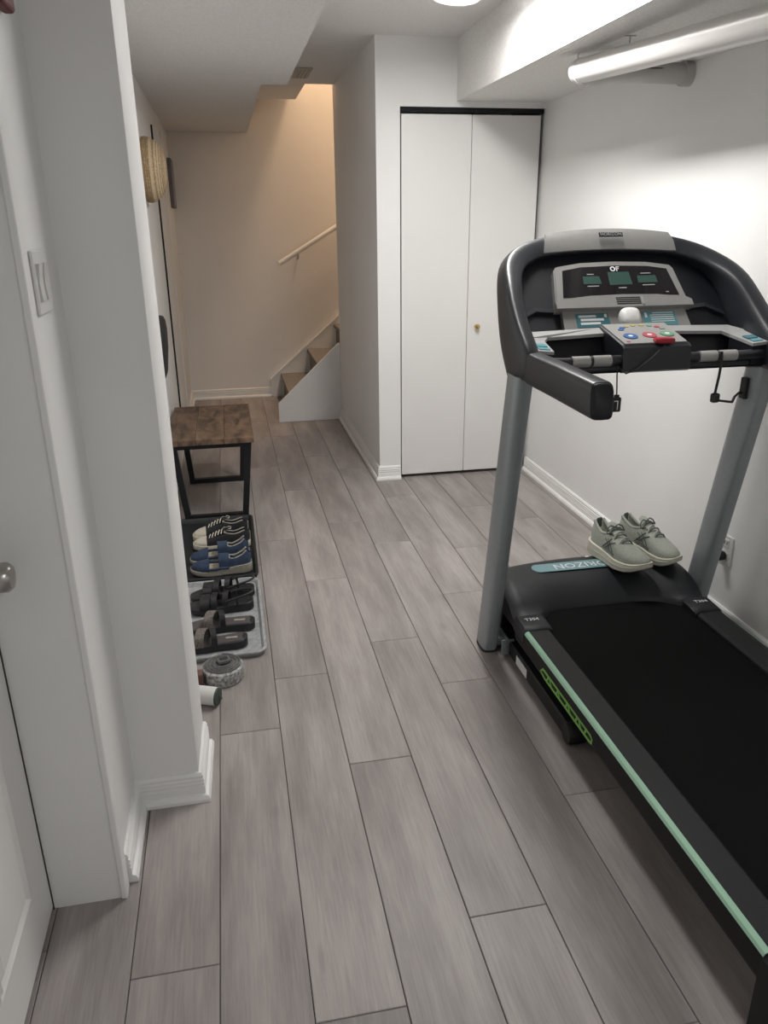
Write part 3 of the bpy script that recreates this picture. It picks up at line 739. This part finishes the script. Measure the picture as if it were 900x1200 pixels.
b = BM(); box(b, -.225, -.178, 2.360, 2.40, .0, .062, .006); o = obj('small_case', b, 'brown', smooth=True); origin_to(o, (-.20, 2.38, 0)); tag(o, 'small brown case between the wall end and the rolled strap', 'case')

# ------------------------------------------------------------------ treadmill
CX = 1.275
T = thing('treadmill', 'large black and silver treadmill with a wide arched console', 'treadmill', (CX, 1.75, 0))
def tp(name, m, fn, parent=None, **k):
    b = BM(); fn(b); return obj(name, b, m, parent or T, **k)
# belt and deck
def belt(b):
    prof = [(.93, .165), (.94, .172), (.96, .175), (2.46, .175), (2.46, .150), (.96, .118), (.94, .121), (.93, .130), (.926, .148)]
    prism(b, prof, 'x', CX-.278, CX+.278)
tp('belt', 'belt', belt, smooth=True)
tp('deck', 'frame_black', lambda b: box(b, CX-.30, CX+.30, 1.0, 2.46, .085, .118))
for sx in (-1, 1):
    def X(d): return CX + sx*d
    prof = [(X(.370), .182), (X(.366), .190), (X(.358), .193), (X(.286), .193), (X(.276), .184), (X(.274), .112), (X(.350), .108), (X(.366), .118), (X(.370), .130)]
    r = tp('foot_rail', 'rail_black', lambda b: prism(b, prof, 'y', .925, 2.27))
    sp_ = [(X(.3705), .1835), (X(.3665), .1905), (X(.360), .1936), (X(.3545), .1936), (X(.3545), .1926), (X(.360), .1926), (X(.366), .189), (X(.369), .182)]
    if sx > 0: sp_ = [(X(.3705), .1800), (X(.3705), .1850), (X(.368), .1895), (X(.3665), .1895), (X(.3685), .1845), (X(.3685), .1800)]
    tp('green_stripe', 'green_stripe', lambda b: prism(b, sp_, 'y', .927, 2.225), r)
    # side logo: outlined lozenge with slanted letters, cut from thin strips
    xo = X(.3715); xi = X(.3695)
    def logo(b):
        y0, y1, z0, z1, e = 1.655, 2.035, .1235, .1565, .004
        pts = [(y1, z0+.012), (y1-.02, z1), (y0+.012, z1-.004), (y0, z1-.012), (y0+.0, z0+.004), (y0+.02, z0), (y1-.035, z0+.001)]
        cy, cz = (y0+y1)/2, (z0+z1)/2
        inn = [(cy+(y-cy)*.972, cz+(z-cz)*.52) for y, z in pts]
        n = len(pts)
        for i in range(n):
            j = (i+1) % n
            q = [pts[i], pts[j], inn[j], inn[i]]
            loft(b, [[(xo, u, v) for u, v in q], [(xi, u, v) for u, v in q]])
        for i, y in enumerate([1.70, 1.725, 1.76, 1.80, 1.83, 1.875, 1.90, 1.94, 1.975]):
            q = [(y, z0+.007), (y+.009, z0+.007), (y+.009+(.014 if i % 2 else -.010), z1-.008), (y+(.014 if i % 2 else -.010), z1-.008)]
            loft(b, [[(xo, u, v) for u, v in q], [(xi, u, v) for u, v in q]])
    tp('side_logo', 'green_logo', logo, r)
    # end cap at the back with its foot
    def endcap(b):
        secs = []
        for y, z0, z1, xi_ in [(.930, .0, .192, .262), (.905, .0, .190, .262), (.875, .002, .178, .264), (.850, .010, .150, .268), (.840, .03, .11, .272)]:
            secs.append([(X(.372), y, z0), (X(.372), y, z1-.012), (X(.360), y, z1), (X(xi_), y, z1), (X(xi_), y, z0)])
        loft(b, secs)
    tp('end_cap', 'frame_black', endcap)
    # clip where the rail meets the hood
    def clip(b):
        secs = []
        for y, dz in ((2.185, -.001), (2.190, .004), (2.215, .007), (2.275, .010), (2.285, .004)):
            secs.append([(X(.372), y, .150), (X(.3735), y, .184+dz), (X(.364), y, .194+dz), (X(.286), y, .196+dz), (X(.268), y, .188+dz), (X(.268), y, .150)])
        loft(b, secs)
    cl = tp('rail_clip', 'hood_black', clip, smooth=True)
    text_mesh('clip_lettering', 'T304', .024, 'white_print', cl, frame((X(.322), 2.243, .2058), (1, 0, 0), (0, 1, .02)), .0006)
    # upright post
    xc = X(.413)
    def post(b):
        secs = []
        for z, hy, hx_ in ((.0, .048, .027), (.02, .052, .030), (.5, .053, .030), (1.06, .055, .030)):
            y = 2.442 - .196*z
            ring = []
            for k in range(20):
                a = 2*PI*k/20; ca, sa = math.cos(a), math.sin(a); e = .55
                ring.append((xc + hx_*math.copysign(abs(ca)**e, ca), y + hy*math.copysign(abs(sa)**e, sa), z))
            secs.append(ring)
        loft(b, secs)
    po = tp('upright', 'upright', post, smooth=True, auto=60)
    tp('foot_cap', 'black', lambda b: prism(b, [(xc+.0305*math.copysign(abs(math.cos(2*PI*k/20))**.55, math.cos(2*PI*k/20)), 2.442+.0515*math.copysign(abs(math.sin(2*PI*k/20))**.55, math.sin(2*PI*k/20))) for k in range(20)], 'z', -.0, .010), po)
    def bracket(b):
        box(b, min(X(.385), X(.340)), max(X(.385), X(.340)), 2.40, 2.47, .02, .052, .004, 1)
        box(b, min(X(.366), X(.360)), max(X(.366), X(.360)), 2.345, 2.47, .015, .075, .002, 1)
        box(b, min(X(.388), X(.340)), max(X(.388), X(.340)), 2.345, 2.352, .012, .072, .001, 1)
    tp('bracket', 'upright', bracket)
    # base frame bar under the rail
    xa, xb_ = sorted((X(.360), X(.305)))
    bb = tp('base_bar', 'frame_black', lambda b: box(b, xa, xb_, 1.83, 2.62, .010, .064, .006, 1))
    tp('base_foot', 'black', lambda b: lathe(b, [(.001, -.03), (.030, -.03), (.034, -.022), (.034, .022), (.030, .03), (.001, .03)], 20, ((xa+xb_)/2, 1.835, .034), 'x'), bb, smooth=True)
    if sx < 0:
        lb = tp('label_sticker', 'white_print', lambda b: box(b, xa-.0008, xa+.0005, 2.17, 2.27, .018, .052), bb)
# front cross bar of the base
tp('cross_bar', 'frame_black', lambda b: box(b, CX-.34, CX+.34, 2.56, 2.63, .012, .072, .006, 1))
# motor hood
def hood(b):
    nx, ny = 30, 16; top = []; W = .3705
    for i in range(nx+1):
        d = -W + 2*W*i/nx; a = abs(d)
        yb = 2.268 + .078*(1 - min(a/.268, 1)**5) if a < .268 else 2.268
        yf = 2.605 - .045*(a/W)**2
        row = []
        for j in range(ny+1):
            v = j/ny; y = yb + (yf-yb)*v
            z = .178 + .086*(1-(1-min(v/.7, 1))**2.2) - (0 if v < .9 else .018*((v-.9)/.1)**2)
            if a >= .268: z = max(z, .199 + .028*v*2 if v < .5 else .227 + (z-.227))
            edge = max(0, (a-.33)/(W-.33)); z -= .020*edge**2.5
            row.append((CX+d, y, z))
        top.append(row)
    rows = [[b.verts.new(p) for p in r] for r in top]
    for r0, r1 in zip(rows, rows[1:]):
        for j in range(ny): b.faces.new((r0[j], r1[j], r1[j+1], r0[j+1]))
    # sides down to the bottom
    loop = [rows[0][j] for j in range(ny+1)] + [rows[i][ny] for i in range(1, nx+1)] + [rows[nx][j] for j in range(ny-1, -1, -1)] + [rows[i][0] for i in range(nx-1, 0, -1)]
    low = [b.verts.new((v.co.x, v.co.y + (.045 if v.co.y > 2.5 else 0), .085 if v.co.y > 2.40 else .155)) for v in loop]
    n = len(loop)
    for i in range(n):
        j = (i+1) % n; b.faces.new((loop[i], loop[j], low[j], low[i]))
    b.faces.new(low)
hd = tp('motor_hood', 'hood_black', hood, smooth=True, auto=50)
tilt = Vector((0, 1, .012)).normalized()
def pill(b):
    secs = []
    for z in (.0, .0016):
        ring = []
        for k in range(24):
            a = 2*PI*k/24; ca, sa = math.cos(a), math.sin(a)
            ring.append((math.copysign(.185, ca) + .030*ca if abs(ca) > 1e-6 else .0, .034*sa, z))
        secs.append(ring)
    loft(b, secs); bmesh.ops.transform(b, matrix=frame((CX-.005, 2.512, .2640), (1, 0, 0), tilt), verts=b.verts)
dc = tp('hood_decal', 'hood_teal', pill, hd)
text_mesh('brand_lettering', 'HORIZON', .056, 'white_print', hd, frame((CX-.005, 2.512, .2662), (-1, 0, 0), -tilt), .0005)
tp('hood_emblem', 'white_print', lambda b: lathe(b, [(.001, 0), (.009, 0), (.008, .002), (.001, .002)], 6, (CX+.035, 2.582, .2610)), hd)

# console arch
arch = [  # dx, then (dx,y,z) for outer back, outer front, inner front, inner back
    ((0, 2.640, 1.440), (0, 2.588, 1.470), (0, 2.545, 1.402), (0, 2.60, 1.385)),
    ((.12, 2.637, 1.437), (.12, 2.585, 1.467), (.12, 2.543, 1.400), (.12, 2.60, 1.383)),
    ((.23, 2.628, 1.425), (.225, 2.575, 1.455), (.235, 2.538, 1.393), (.235, 2.59, 1.374)),
    ((.33, 2.606, 1.400), (.320, 2.550, 1.433), (.300, 2.502, 1.372), (.300, 2.56, 1.350)),
    ((.395, 2.555, 1.360), (.382, 2.490, 1.398), (.340, 2.440, 1.345), (.340, 2.53, 1.315)),
    ((.428, 2.470, 1.310), (.418, 2.395, 1.352), (.365, 2.365, 1.310), (.365, 2.48, 1.26)),
    ((.438, 2.425, 1.240), (.433, 2.325, 1.290), (.374, 2.305, 1.250), (.374, 2.43, 1.19)),
    ((.442, 2.392, 1.150), (.440, 2.235, 1.215), (.376, 2.235, 1.190), (.376, 2.385, 1.12)),
    ((.441, 2.350, 1.085), (.441, 2.155, 1.160), (.376, 2.165, 1.145), (.376, 2.34, 1.07)),
    ((.439, 2.318, 1.045), (.440, 2.120, 1.120), (.378, 2.135, 1.11), (.378, 2.31, 1.045)),
    ((.437, 2.296, 1.030), (.438, 2.150, 1.045), (.380, 2.150, 1.045), (.380, 2.29, 1.030)),
]
def arch_mesh(b):
    secs = []
    for sx, idx in ((-1, range(len(arch)-1, 0, -1)), (1, range(len(arch)))):
        for i in idx:
            P = [Vector((CX+sx*p[0], p[1], p[2])) for p in arch[i]]
            loop = []
            for k in range(4):
                a, q = P[k], P[(k+1) % 4]
                loop += [a.lerp(q, .16), a.lerp(q, .5), a.lerp(q, .84)]
            secs.append(loop)
    loft(b, secs)
ar = tp('console_arch', 'console_black', arch_mesh, smooth=True, sub=2)
# console plane helper: s up along the console, n towards the user
U = Vector((0, .647, .763)); Nn = Vector((0, -.763, .647))
def CP(dx, s, n): return Vector((CX+dx, 2.33, 1.17)) + U*s + Nn*n
def slab(b, outline, n0, n1):
    loft(b, [[CP(d, s, n0) for d, s in outline], [CP(d, s, n1) for d, s in outline]])
def mirror(half): return [(-d, s) for d, s in half] + [(d, s) for d, s in reversed(half)]
# silver plate on the arch, following its curve
def top_plate(b):
    secs = []
    for k in range(17):
        f = -1 + k/8; a = abs(f)
        t_ = lambda p0, p1: Vector(p0).lerp(Vector(p1), a**2)
        of = t_((0, 2.590, 1.4685), (0, 2.577, 1.4545)); inf = t_((0, 2.546, 1.4045), (0, 2.540, 1.3955))
        nf = Vector((0, -.80, .52))*.0065
        xo, xi = CX+f*.222, CX+f*.238
        o1 = Vector((xo, of.y, of.z)); i1 = Vector((xi, inf.y, inf.z)); m1 = o1.lerp(i1, .5) + nf*1.7
        secs.append([o1, o1+nf*.9, m1+nf*.6, i1+nf, i1, m1-nf*2.2])
    loft(b, secs)
pl = tp('top_plate', 'silver', top_plate, ar, smooth=True, auto=50)
fm = frame((CX, 2.548, 1.4525), (1, 0, 0), (0, .56, .83))
tp('badge', 'console_dark', lambda b: (box(b, -.043, .043, -.0085, .0085, -.001, .002, .0015, 1), bmesh.ops.transform(b, matrix=fm, verts=b.verts)), ar)
text_mesh('badge_lettering', 'HORIZON', .0165, 'silver_light', ar, frame((CX, 2.5462, 1.4537), (1, 0, 0), (0, .56, .83)), .0006)
# dark panel filling the arch behind the display
def back_panel(b):
    half = [(.388, -.03), (.388, .10), (.380, .20), (.340, .295), (.25, .338), (.12, .350)]
    slab(b, mirror(half), -.075, -.045)
tp('back_panel', 'console_dark', back_panel)
for sx in (-1, 1):     # shallow shelf beside the display
    def shelf(b):
        q = [(sx*.225, .105), (sx*.30, .115), (sx*.352, .085), (sx*.362, .075), (sx*.362, .066), (sx*.30, .100), (sx*.225, .092)]
        slab(b, q, -.05, -.034)
    tp('side_shelf', 'console_black', shelf)
# display housing
def housing(b):
    o = mirror([(.236, .098), (.232, .125), (.214, .245), (.204, .258), (.12, .272), (.0001, .276)])
    slab(b, o, -.050, -.022)
    i = [(d*.985, .187+(s-.187)*.975) for d, s in o]
    slab(b, i, -.022, -.017)
dh = tp('display_housing', 'silver', housing)
tp('screen', 'screen', lambda b: slab(b, mirror([(.205, .137), (.186, .240), (.12, .252), (.0001, .256), ]), -.0172, -.0148), dh)
for dx, s, hw, hh in ((-.092, .200, .031, .015), (.008, .205, .040, .025), (.105, .200, .035, .014)):
    tp('lcd', 'lcd', lambda b: slab(b, [(dx-hw, s-hh), (dx+hw, s-hh), (dx+hw*.95, s+hh), (dx-hw*.95, s+hh)], -.0150, -.0138), dh)
def prints(b):
    for dx, s, w_ in ((-.092, .223, .012), (.105, .223, .018), (-.092, .177, .020), (.105, .177, .022), (.010, .168, .014), (.165, .148, .005)):
        slab(b, [(dx-w_, s-.0016), (dx+w_, s-.0016), (dx+w_, s+.0016), (dx-w_, s+.0016)], -.0150, -.0139)
tp('screen_print', 'silver_light', prints, dh)
def emblem(b):
    for cx_, r0, r1 in ((-.008, .0095, .0055),):
        for k in range(16):
            a0, a1 = 2*PI*k/16, 2*PI*(k+1)/16
            q = [(cx_+r0*math.cos(a0), .2425+r0*math.sin(a0)), (cx_+r0*math.cos(a1), .2425+r0*math.sin(a1)), (cx_+r1*math.cos(a1), .2425+r1*math.sin(a1)), (cx_+r1*math.cos(a0), .2425+r1*math.sin(a0))]
            slab(b, q, -.0150, -.0136)
    for x0, x1, s0, s1 in ((.004, .007, .234, .2515), (.004, .016, .2485, .2515), (.004, .014, .242, .2445)):
        slab(b, [(x0, s0), (x1, s0), (x1, s1), (x0, s1)], -.0150, -.0136)
tp('emblem', 'white_print', emblem, dh)
# ledge with speaker slots
lg = tp('ledge', 'silver', lambda b: slab(b, mirror([(.240, .090), (.239, .112), (.222, .122), (.12, .134), (.0001, .137)]), -.040, -.006), T)
for k in range(4):
    s = .099 + k*.0075
    tp('speaker_slot', 'gap', lambda b: slab(b, [(-.030, s), (.055, s), (.055, s+.0038), (-.030, s+.0038)], -.0065, -.0052), lg)
tp('speaker_edge', 'silver_light', lambda b: slab(b, [(.058, .097), (.064, .097), (.064, .127), (.058, .127)], -.0065, -.0030), lg)
# lower silver panel with stickers and dock button
lp = tp('lower_panel', 'silver', lambda b: slab(b, mirror([(.225, -.02), (.216, .092), (.0001, .094)]), -.050, -.026))
for dx, w_, m_ in ((-.118, .058, 'teal_dark'), (.118, .060, 'teal')):
    stk_ = tp('sticker', m_, lambda b: slab(b, [(dx-w_, .028), (dx+w_, .028), (dx+w_*.97, .080), (dx-w_*.97, .080)], -.0262, -.0248), lp)
def lines(b):
    for dx, s, w_ in ((-.135, .069, .030), (-.120, .056, .040), (-.128, .042, .034)):
        slab(b, [(dx-w_, s-.0042), (dx+w_, s-.0042), (dx+w_, s+.0042), (dx-w_, s+.0042)], -.0249, -.0238)
    slab(b, [(-.076, .064), (-.068, .064), (-.066, .074), (-.070, .078), (-.076, .074)], -.0249, -.0238)
    for s in (.042, .050, .058, .066):
        slab(b, [(.085, s-.0014), (.168, s-.0014), (.168, s+.0014), (.085, s+.0014)], -.0249, -.0238)
    slab(b, [(.066, .058), (.074, .058), (.074, .076), (.066, .076)], -.0249, -.0238)
    slab(b, [(.095, .073), (.168, .073), (.168, .076), (.095, .076)], -.0249, -.0238)
tp('sticker_print', 'white_print', lines, lp)
def knob(b):
    def sq(r, e, n): return [CP(.004+r*math.copysign(abs(math.cos(a))**e, math.cos(a)), .050+r*1.0*math.copysign(abs(math.sin(a))**e, math.sin(a)), n) for a in [2*PI*k/20 for k in range(20)]]
    loft(b, [sq(.033, .6, -.027), sq(.034, .6, -.010), sq(.031, .6, .002), sq(.018, .7, .008), sq(.002, 1, .009)])
tp('dock_button', 'plastic_white', knob, smooth=True, auto=60)
# control box
def ctrl(b):
    P = [(2.345, 1.181), (2.186, 1.142), (2.176, 1.134), (2.168, 1.066), (2.180, 1.060), (2.36, 1.075)]
    loft(b, [[(CX-.112, y, z) for y, z in P], [(CX-.106, y, z+(.0 if z < 1.1 else .002)) for y, z in P], [(CX+.106, y, z+(.0 if z < 1.1 else .002)) for y, z in P], [(CX+.112, y, z) for y, z in P]])
cb = tp('control_box', 'console_black', ctrl)
kf = frame((CX, 2.188, 1.1460), (1, 0, 0), (0, .1555, .039)); kl = .158
def kpart(name, m, pts, n0, n1, par):
    b = BM(); loft(b, [[kf @ Vector((u, v, n0)) for u, v in pts], [kf @ Vector((u, v, n1)) for u, v in pts]]); return obj(name, b, m, par)
kp = kpart('keypad', 'keypad', [(-.103, .0), (.103, .0), (.108, kl), (-.108, kl)], -.001, .0022, cb)
def disc(u, v, ru, rv, n=16): return [(u+ru*math.cos(2*PI*k/n), v+rv*math.sin(2*PI*k/n)) for k in range(n)]
for u, v, m_ in ((-.060, .052, 'blue_btn'), (.006, .057, 'red_btn'), (.068, .062, 'green_btn')):
    bt = kpart('button', m_, disc(u, v, .0225, .0205), .0021, .0048, cb)
    kpart('button_mark', 'white_print', disc(u, v, .008, .006), .0047, .0053, cb)
for k, m_ in enumerate(('blue_btn', 'blue_btn', 'yellow_btn', 'yellow_btn', 'yellow_btn', 'green_btn', 'red_btn', 'silver')):
    a = PI*(.93 - .86*k/7); kpart('button', m_, disc(.004+.072*math.cos(a), .098+.042*math.sin(a), .0095, .007), .0021, .0040, cb)
kpart('button', 'red_btn', disc(-.085, .012, .006, .005), .0021, .0035, cb)
b = BM(); box(b, CX-.006, CX+.052, 2.166, 2.202, 1.146, 1.162, .005); obj('safety_key', b, 'red', cb, smooth=True)
# side trays: silver rim, dark well
for sx in (-1, 1):
    def X(d): return CX + sx*d
    def well(b):
        loft(b, [[(X(.112), 2.345, 1.165), (X(.112), 2.30, 1.085), (X(.112), 2.205, 1.072), (X(.112), 2.19, 1.060), (X(.112), 2.30, 1.055), (X(.112), 2.36, 1.08)],
                 [(X(.385), 2.345, 1.165), (X(.385), 2.30, 1.085), (X(.385), 2.205, 1.072), (X(.385), 2.19, 1.060), (X(.385), 2.30, 1.055), (X(.385), 2.36, 1.08)]])
    wl = tp('tray_well', 'console_dark', well)
    def rim(b):
        q = [(.110, 2.348, 1.176), (.345, 2.350, 1.170), (.385, 2.300, 1.158), (.383, 2.185, 1.138), (.330, 2.185, 1.133), (.318, 2.292, 1.148), (.300, 2.312, 1.157), (.112, 2.314, 1.163)]
        loft(b, [[(X(d), y, z) for d, y, z in q], [(X(d), y, z-.010) for d, y, z in q]])
    rm = tp('tray_rim', 'silver_light', rim)
    def inner_wall(b):
        q = [(.318, 2.292, 1.148), (.330, 2.185, 1.133), (.376, 2.185, 1.137), (.376, 2.292, 1.15)]
        loft(b, [[(X(d), y, z-.009) for d, y, z in q], [(X(d), y, 1.065) for d, y, z in q]])
    tp('tray_wall', 'console_dark', inner_wall)
    tp('rim_button', 'teal', lambda b: loft(b, [[(X(d), y, z+o_) for d, y, z in ((.338, 2.196, 1.1354), (.372, 2.196, 1.1382), (.372, 2.215, 1.1418), (.337, 2.215, 1.1388))] for o_ in (0, .003)]), rm)
    tp('rim_button', 'teal_dark' if sx > 0 else 'teal', lambda b: loft(b, [[(X(d), y, z+o_) for d, y, z in ((.336, 2.224, 1.1404), (.372, 2.224, 1.1432), (.372, 2.250, 1.1475), (.334, 2.250, 1.1445))] for o_ in (0, .003)]), rm)
    # pulse grip bar
    gb = tp('grip_bar', 'console_black', lambda b: tube(b, [(X(.108), 2.195, 1.098), (X(.20), 2.186, 1.098), (X(.30), 2.186, 1.098), (X(.385), 2.195, 1.10)], .0155, 16), smooth=True)
    for d0, d1 in ((.148, .206), (.216, .274)):
        tp('pulse_pad', 'pad', lambda b: tube(b, [(X(d0), 2.1862, 1.099), (X(d1), 2.1862, 1.099)], .0172, 18), gb, smooth=True)
    tp('grip_cover', 'console_black', lambda b: box(b, min(X(.112), X(.37)), max(X(.112), X(.37)), 2.190, 2.225, 1.064, 1.084, .006), gb)
    # handlebar
    def handle(b):
        secs = []
        for y, z, hx_, hz_, e in ((2.205, 1.092, .026, .040, .5), (2.150, 1.092, .030, .046, .42), (1.95, 1.091, .031, .046, .42), (1.722, 1.088, .031, .046, .42), (1.716, 1.088, .030, .045, .42)):
            secs.append([(X(.402)+hx_*math.copysign(abs(math.cos(a))**e, math.cos(a)), y + .20*(z+hz_*math.sin(a)-1.09) , z+hz_*math.copysign(abs(math.sin(a))**e, math.sin(a))) for a in [2*PI*k/24 for k in range(24)]])
        loft(b, secs)
    hb = tp('handlebar', 'console_black', handle, smooth=True, auto=45)
    def hend(b):
        secs = []
        for y, hx_, hz_, e in ((1.717, .0285, .0435, .42), (1.710, .0275, .0425, .42), (1.706, .024, .038, .45)):
            secs.append([(X(.402)+hx_*math.copysign(abs(math.cos(a))**e, math.cos(a)), y + .20*(hz_*math.sin(a)-.002), 1.088+hz_*math.copysign(abs(math.sin(a))**e, math.sin(a))) for a in [2*PI*k/24 for k in range(24)]])
        loft(b, secs)
    tp('handle_end', 'console_dark', hend, hb, smooth=True, auto=45)
# safety cord with clip, and the cable on the right post
tp('safety_cord', 'black', lambda b: tube(b, [(CX+.02, 2.166, 1.146), (CX-.02, 2.160, 1.11), (CX-.07, 2.158, 1.074), (CX-.105, 2.16, 1.062), (CX-.122, 2.165, 1.075), (CX-.128, 2.168, 1.085), (CX-.1315, 2.165, 1.06), (CX-.129, 2.163, 1.02), (CX-.127, 2.163, .992)], .0022, 6), smooth=True)
sc_ = tp('cord_clip', 'black', lambda b: (box(b, CX-.141, CX-.112, 2.157, 2.169, .945, .990, .003, 1), box(b, CX-.134, CX-.120, 2.159, 2.167, .988, .998)))
tp('clip_mark', 'white_print', lambda b: (box(b, CX-.126, CX-.123, 2.1562, 2.157, .952, .978), box(b, CX-.136, CX-.123, 2.1562, 2.157, .978, .981)), sc_)
tp('sensor_cable', 'black', lambda b: tube(b, [(CX+.212, 2.166, 1.115), (CX+.214, 2.163, 1.085), (CX+.212, 2.163, 1.04), (CX+.207, 2.164, .985), (CX+.220, 2.166, .962), (CX+.26, 2.17, .955), (CX+.29, 2.19, .948), (CX+.325, 2.23, .955), (CX+.36, 2.26, .96), (CX+.385, 2.26, .96)], .0042, 8), smooth=True)
tp('cable_bead', 'black', lambda b: box(b, CX+.196, CX+.222, 2.154, 2.174, .956, .986, .006), smooth=True)
tp('sensor_jack', 'black', lambda b: box(b, CX+.370, CX+.386, 2.245, 2.275, .94, 1.01, .004))

# pair of running shoes on the hood
runner((1.362, 2.632, .2672), -math.radians(77), -1, 'sage green running shoe with cream sole, over the teal decal on the treadmill hood')
runner((1.482, 2.655, .2672), -math.radians(68), 1, 'sage green running shoe with cream sole, beside the silver post near the wall outlet')
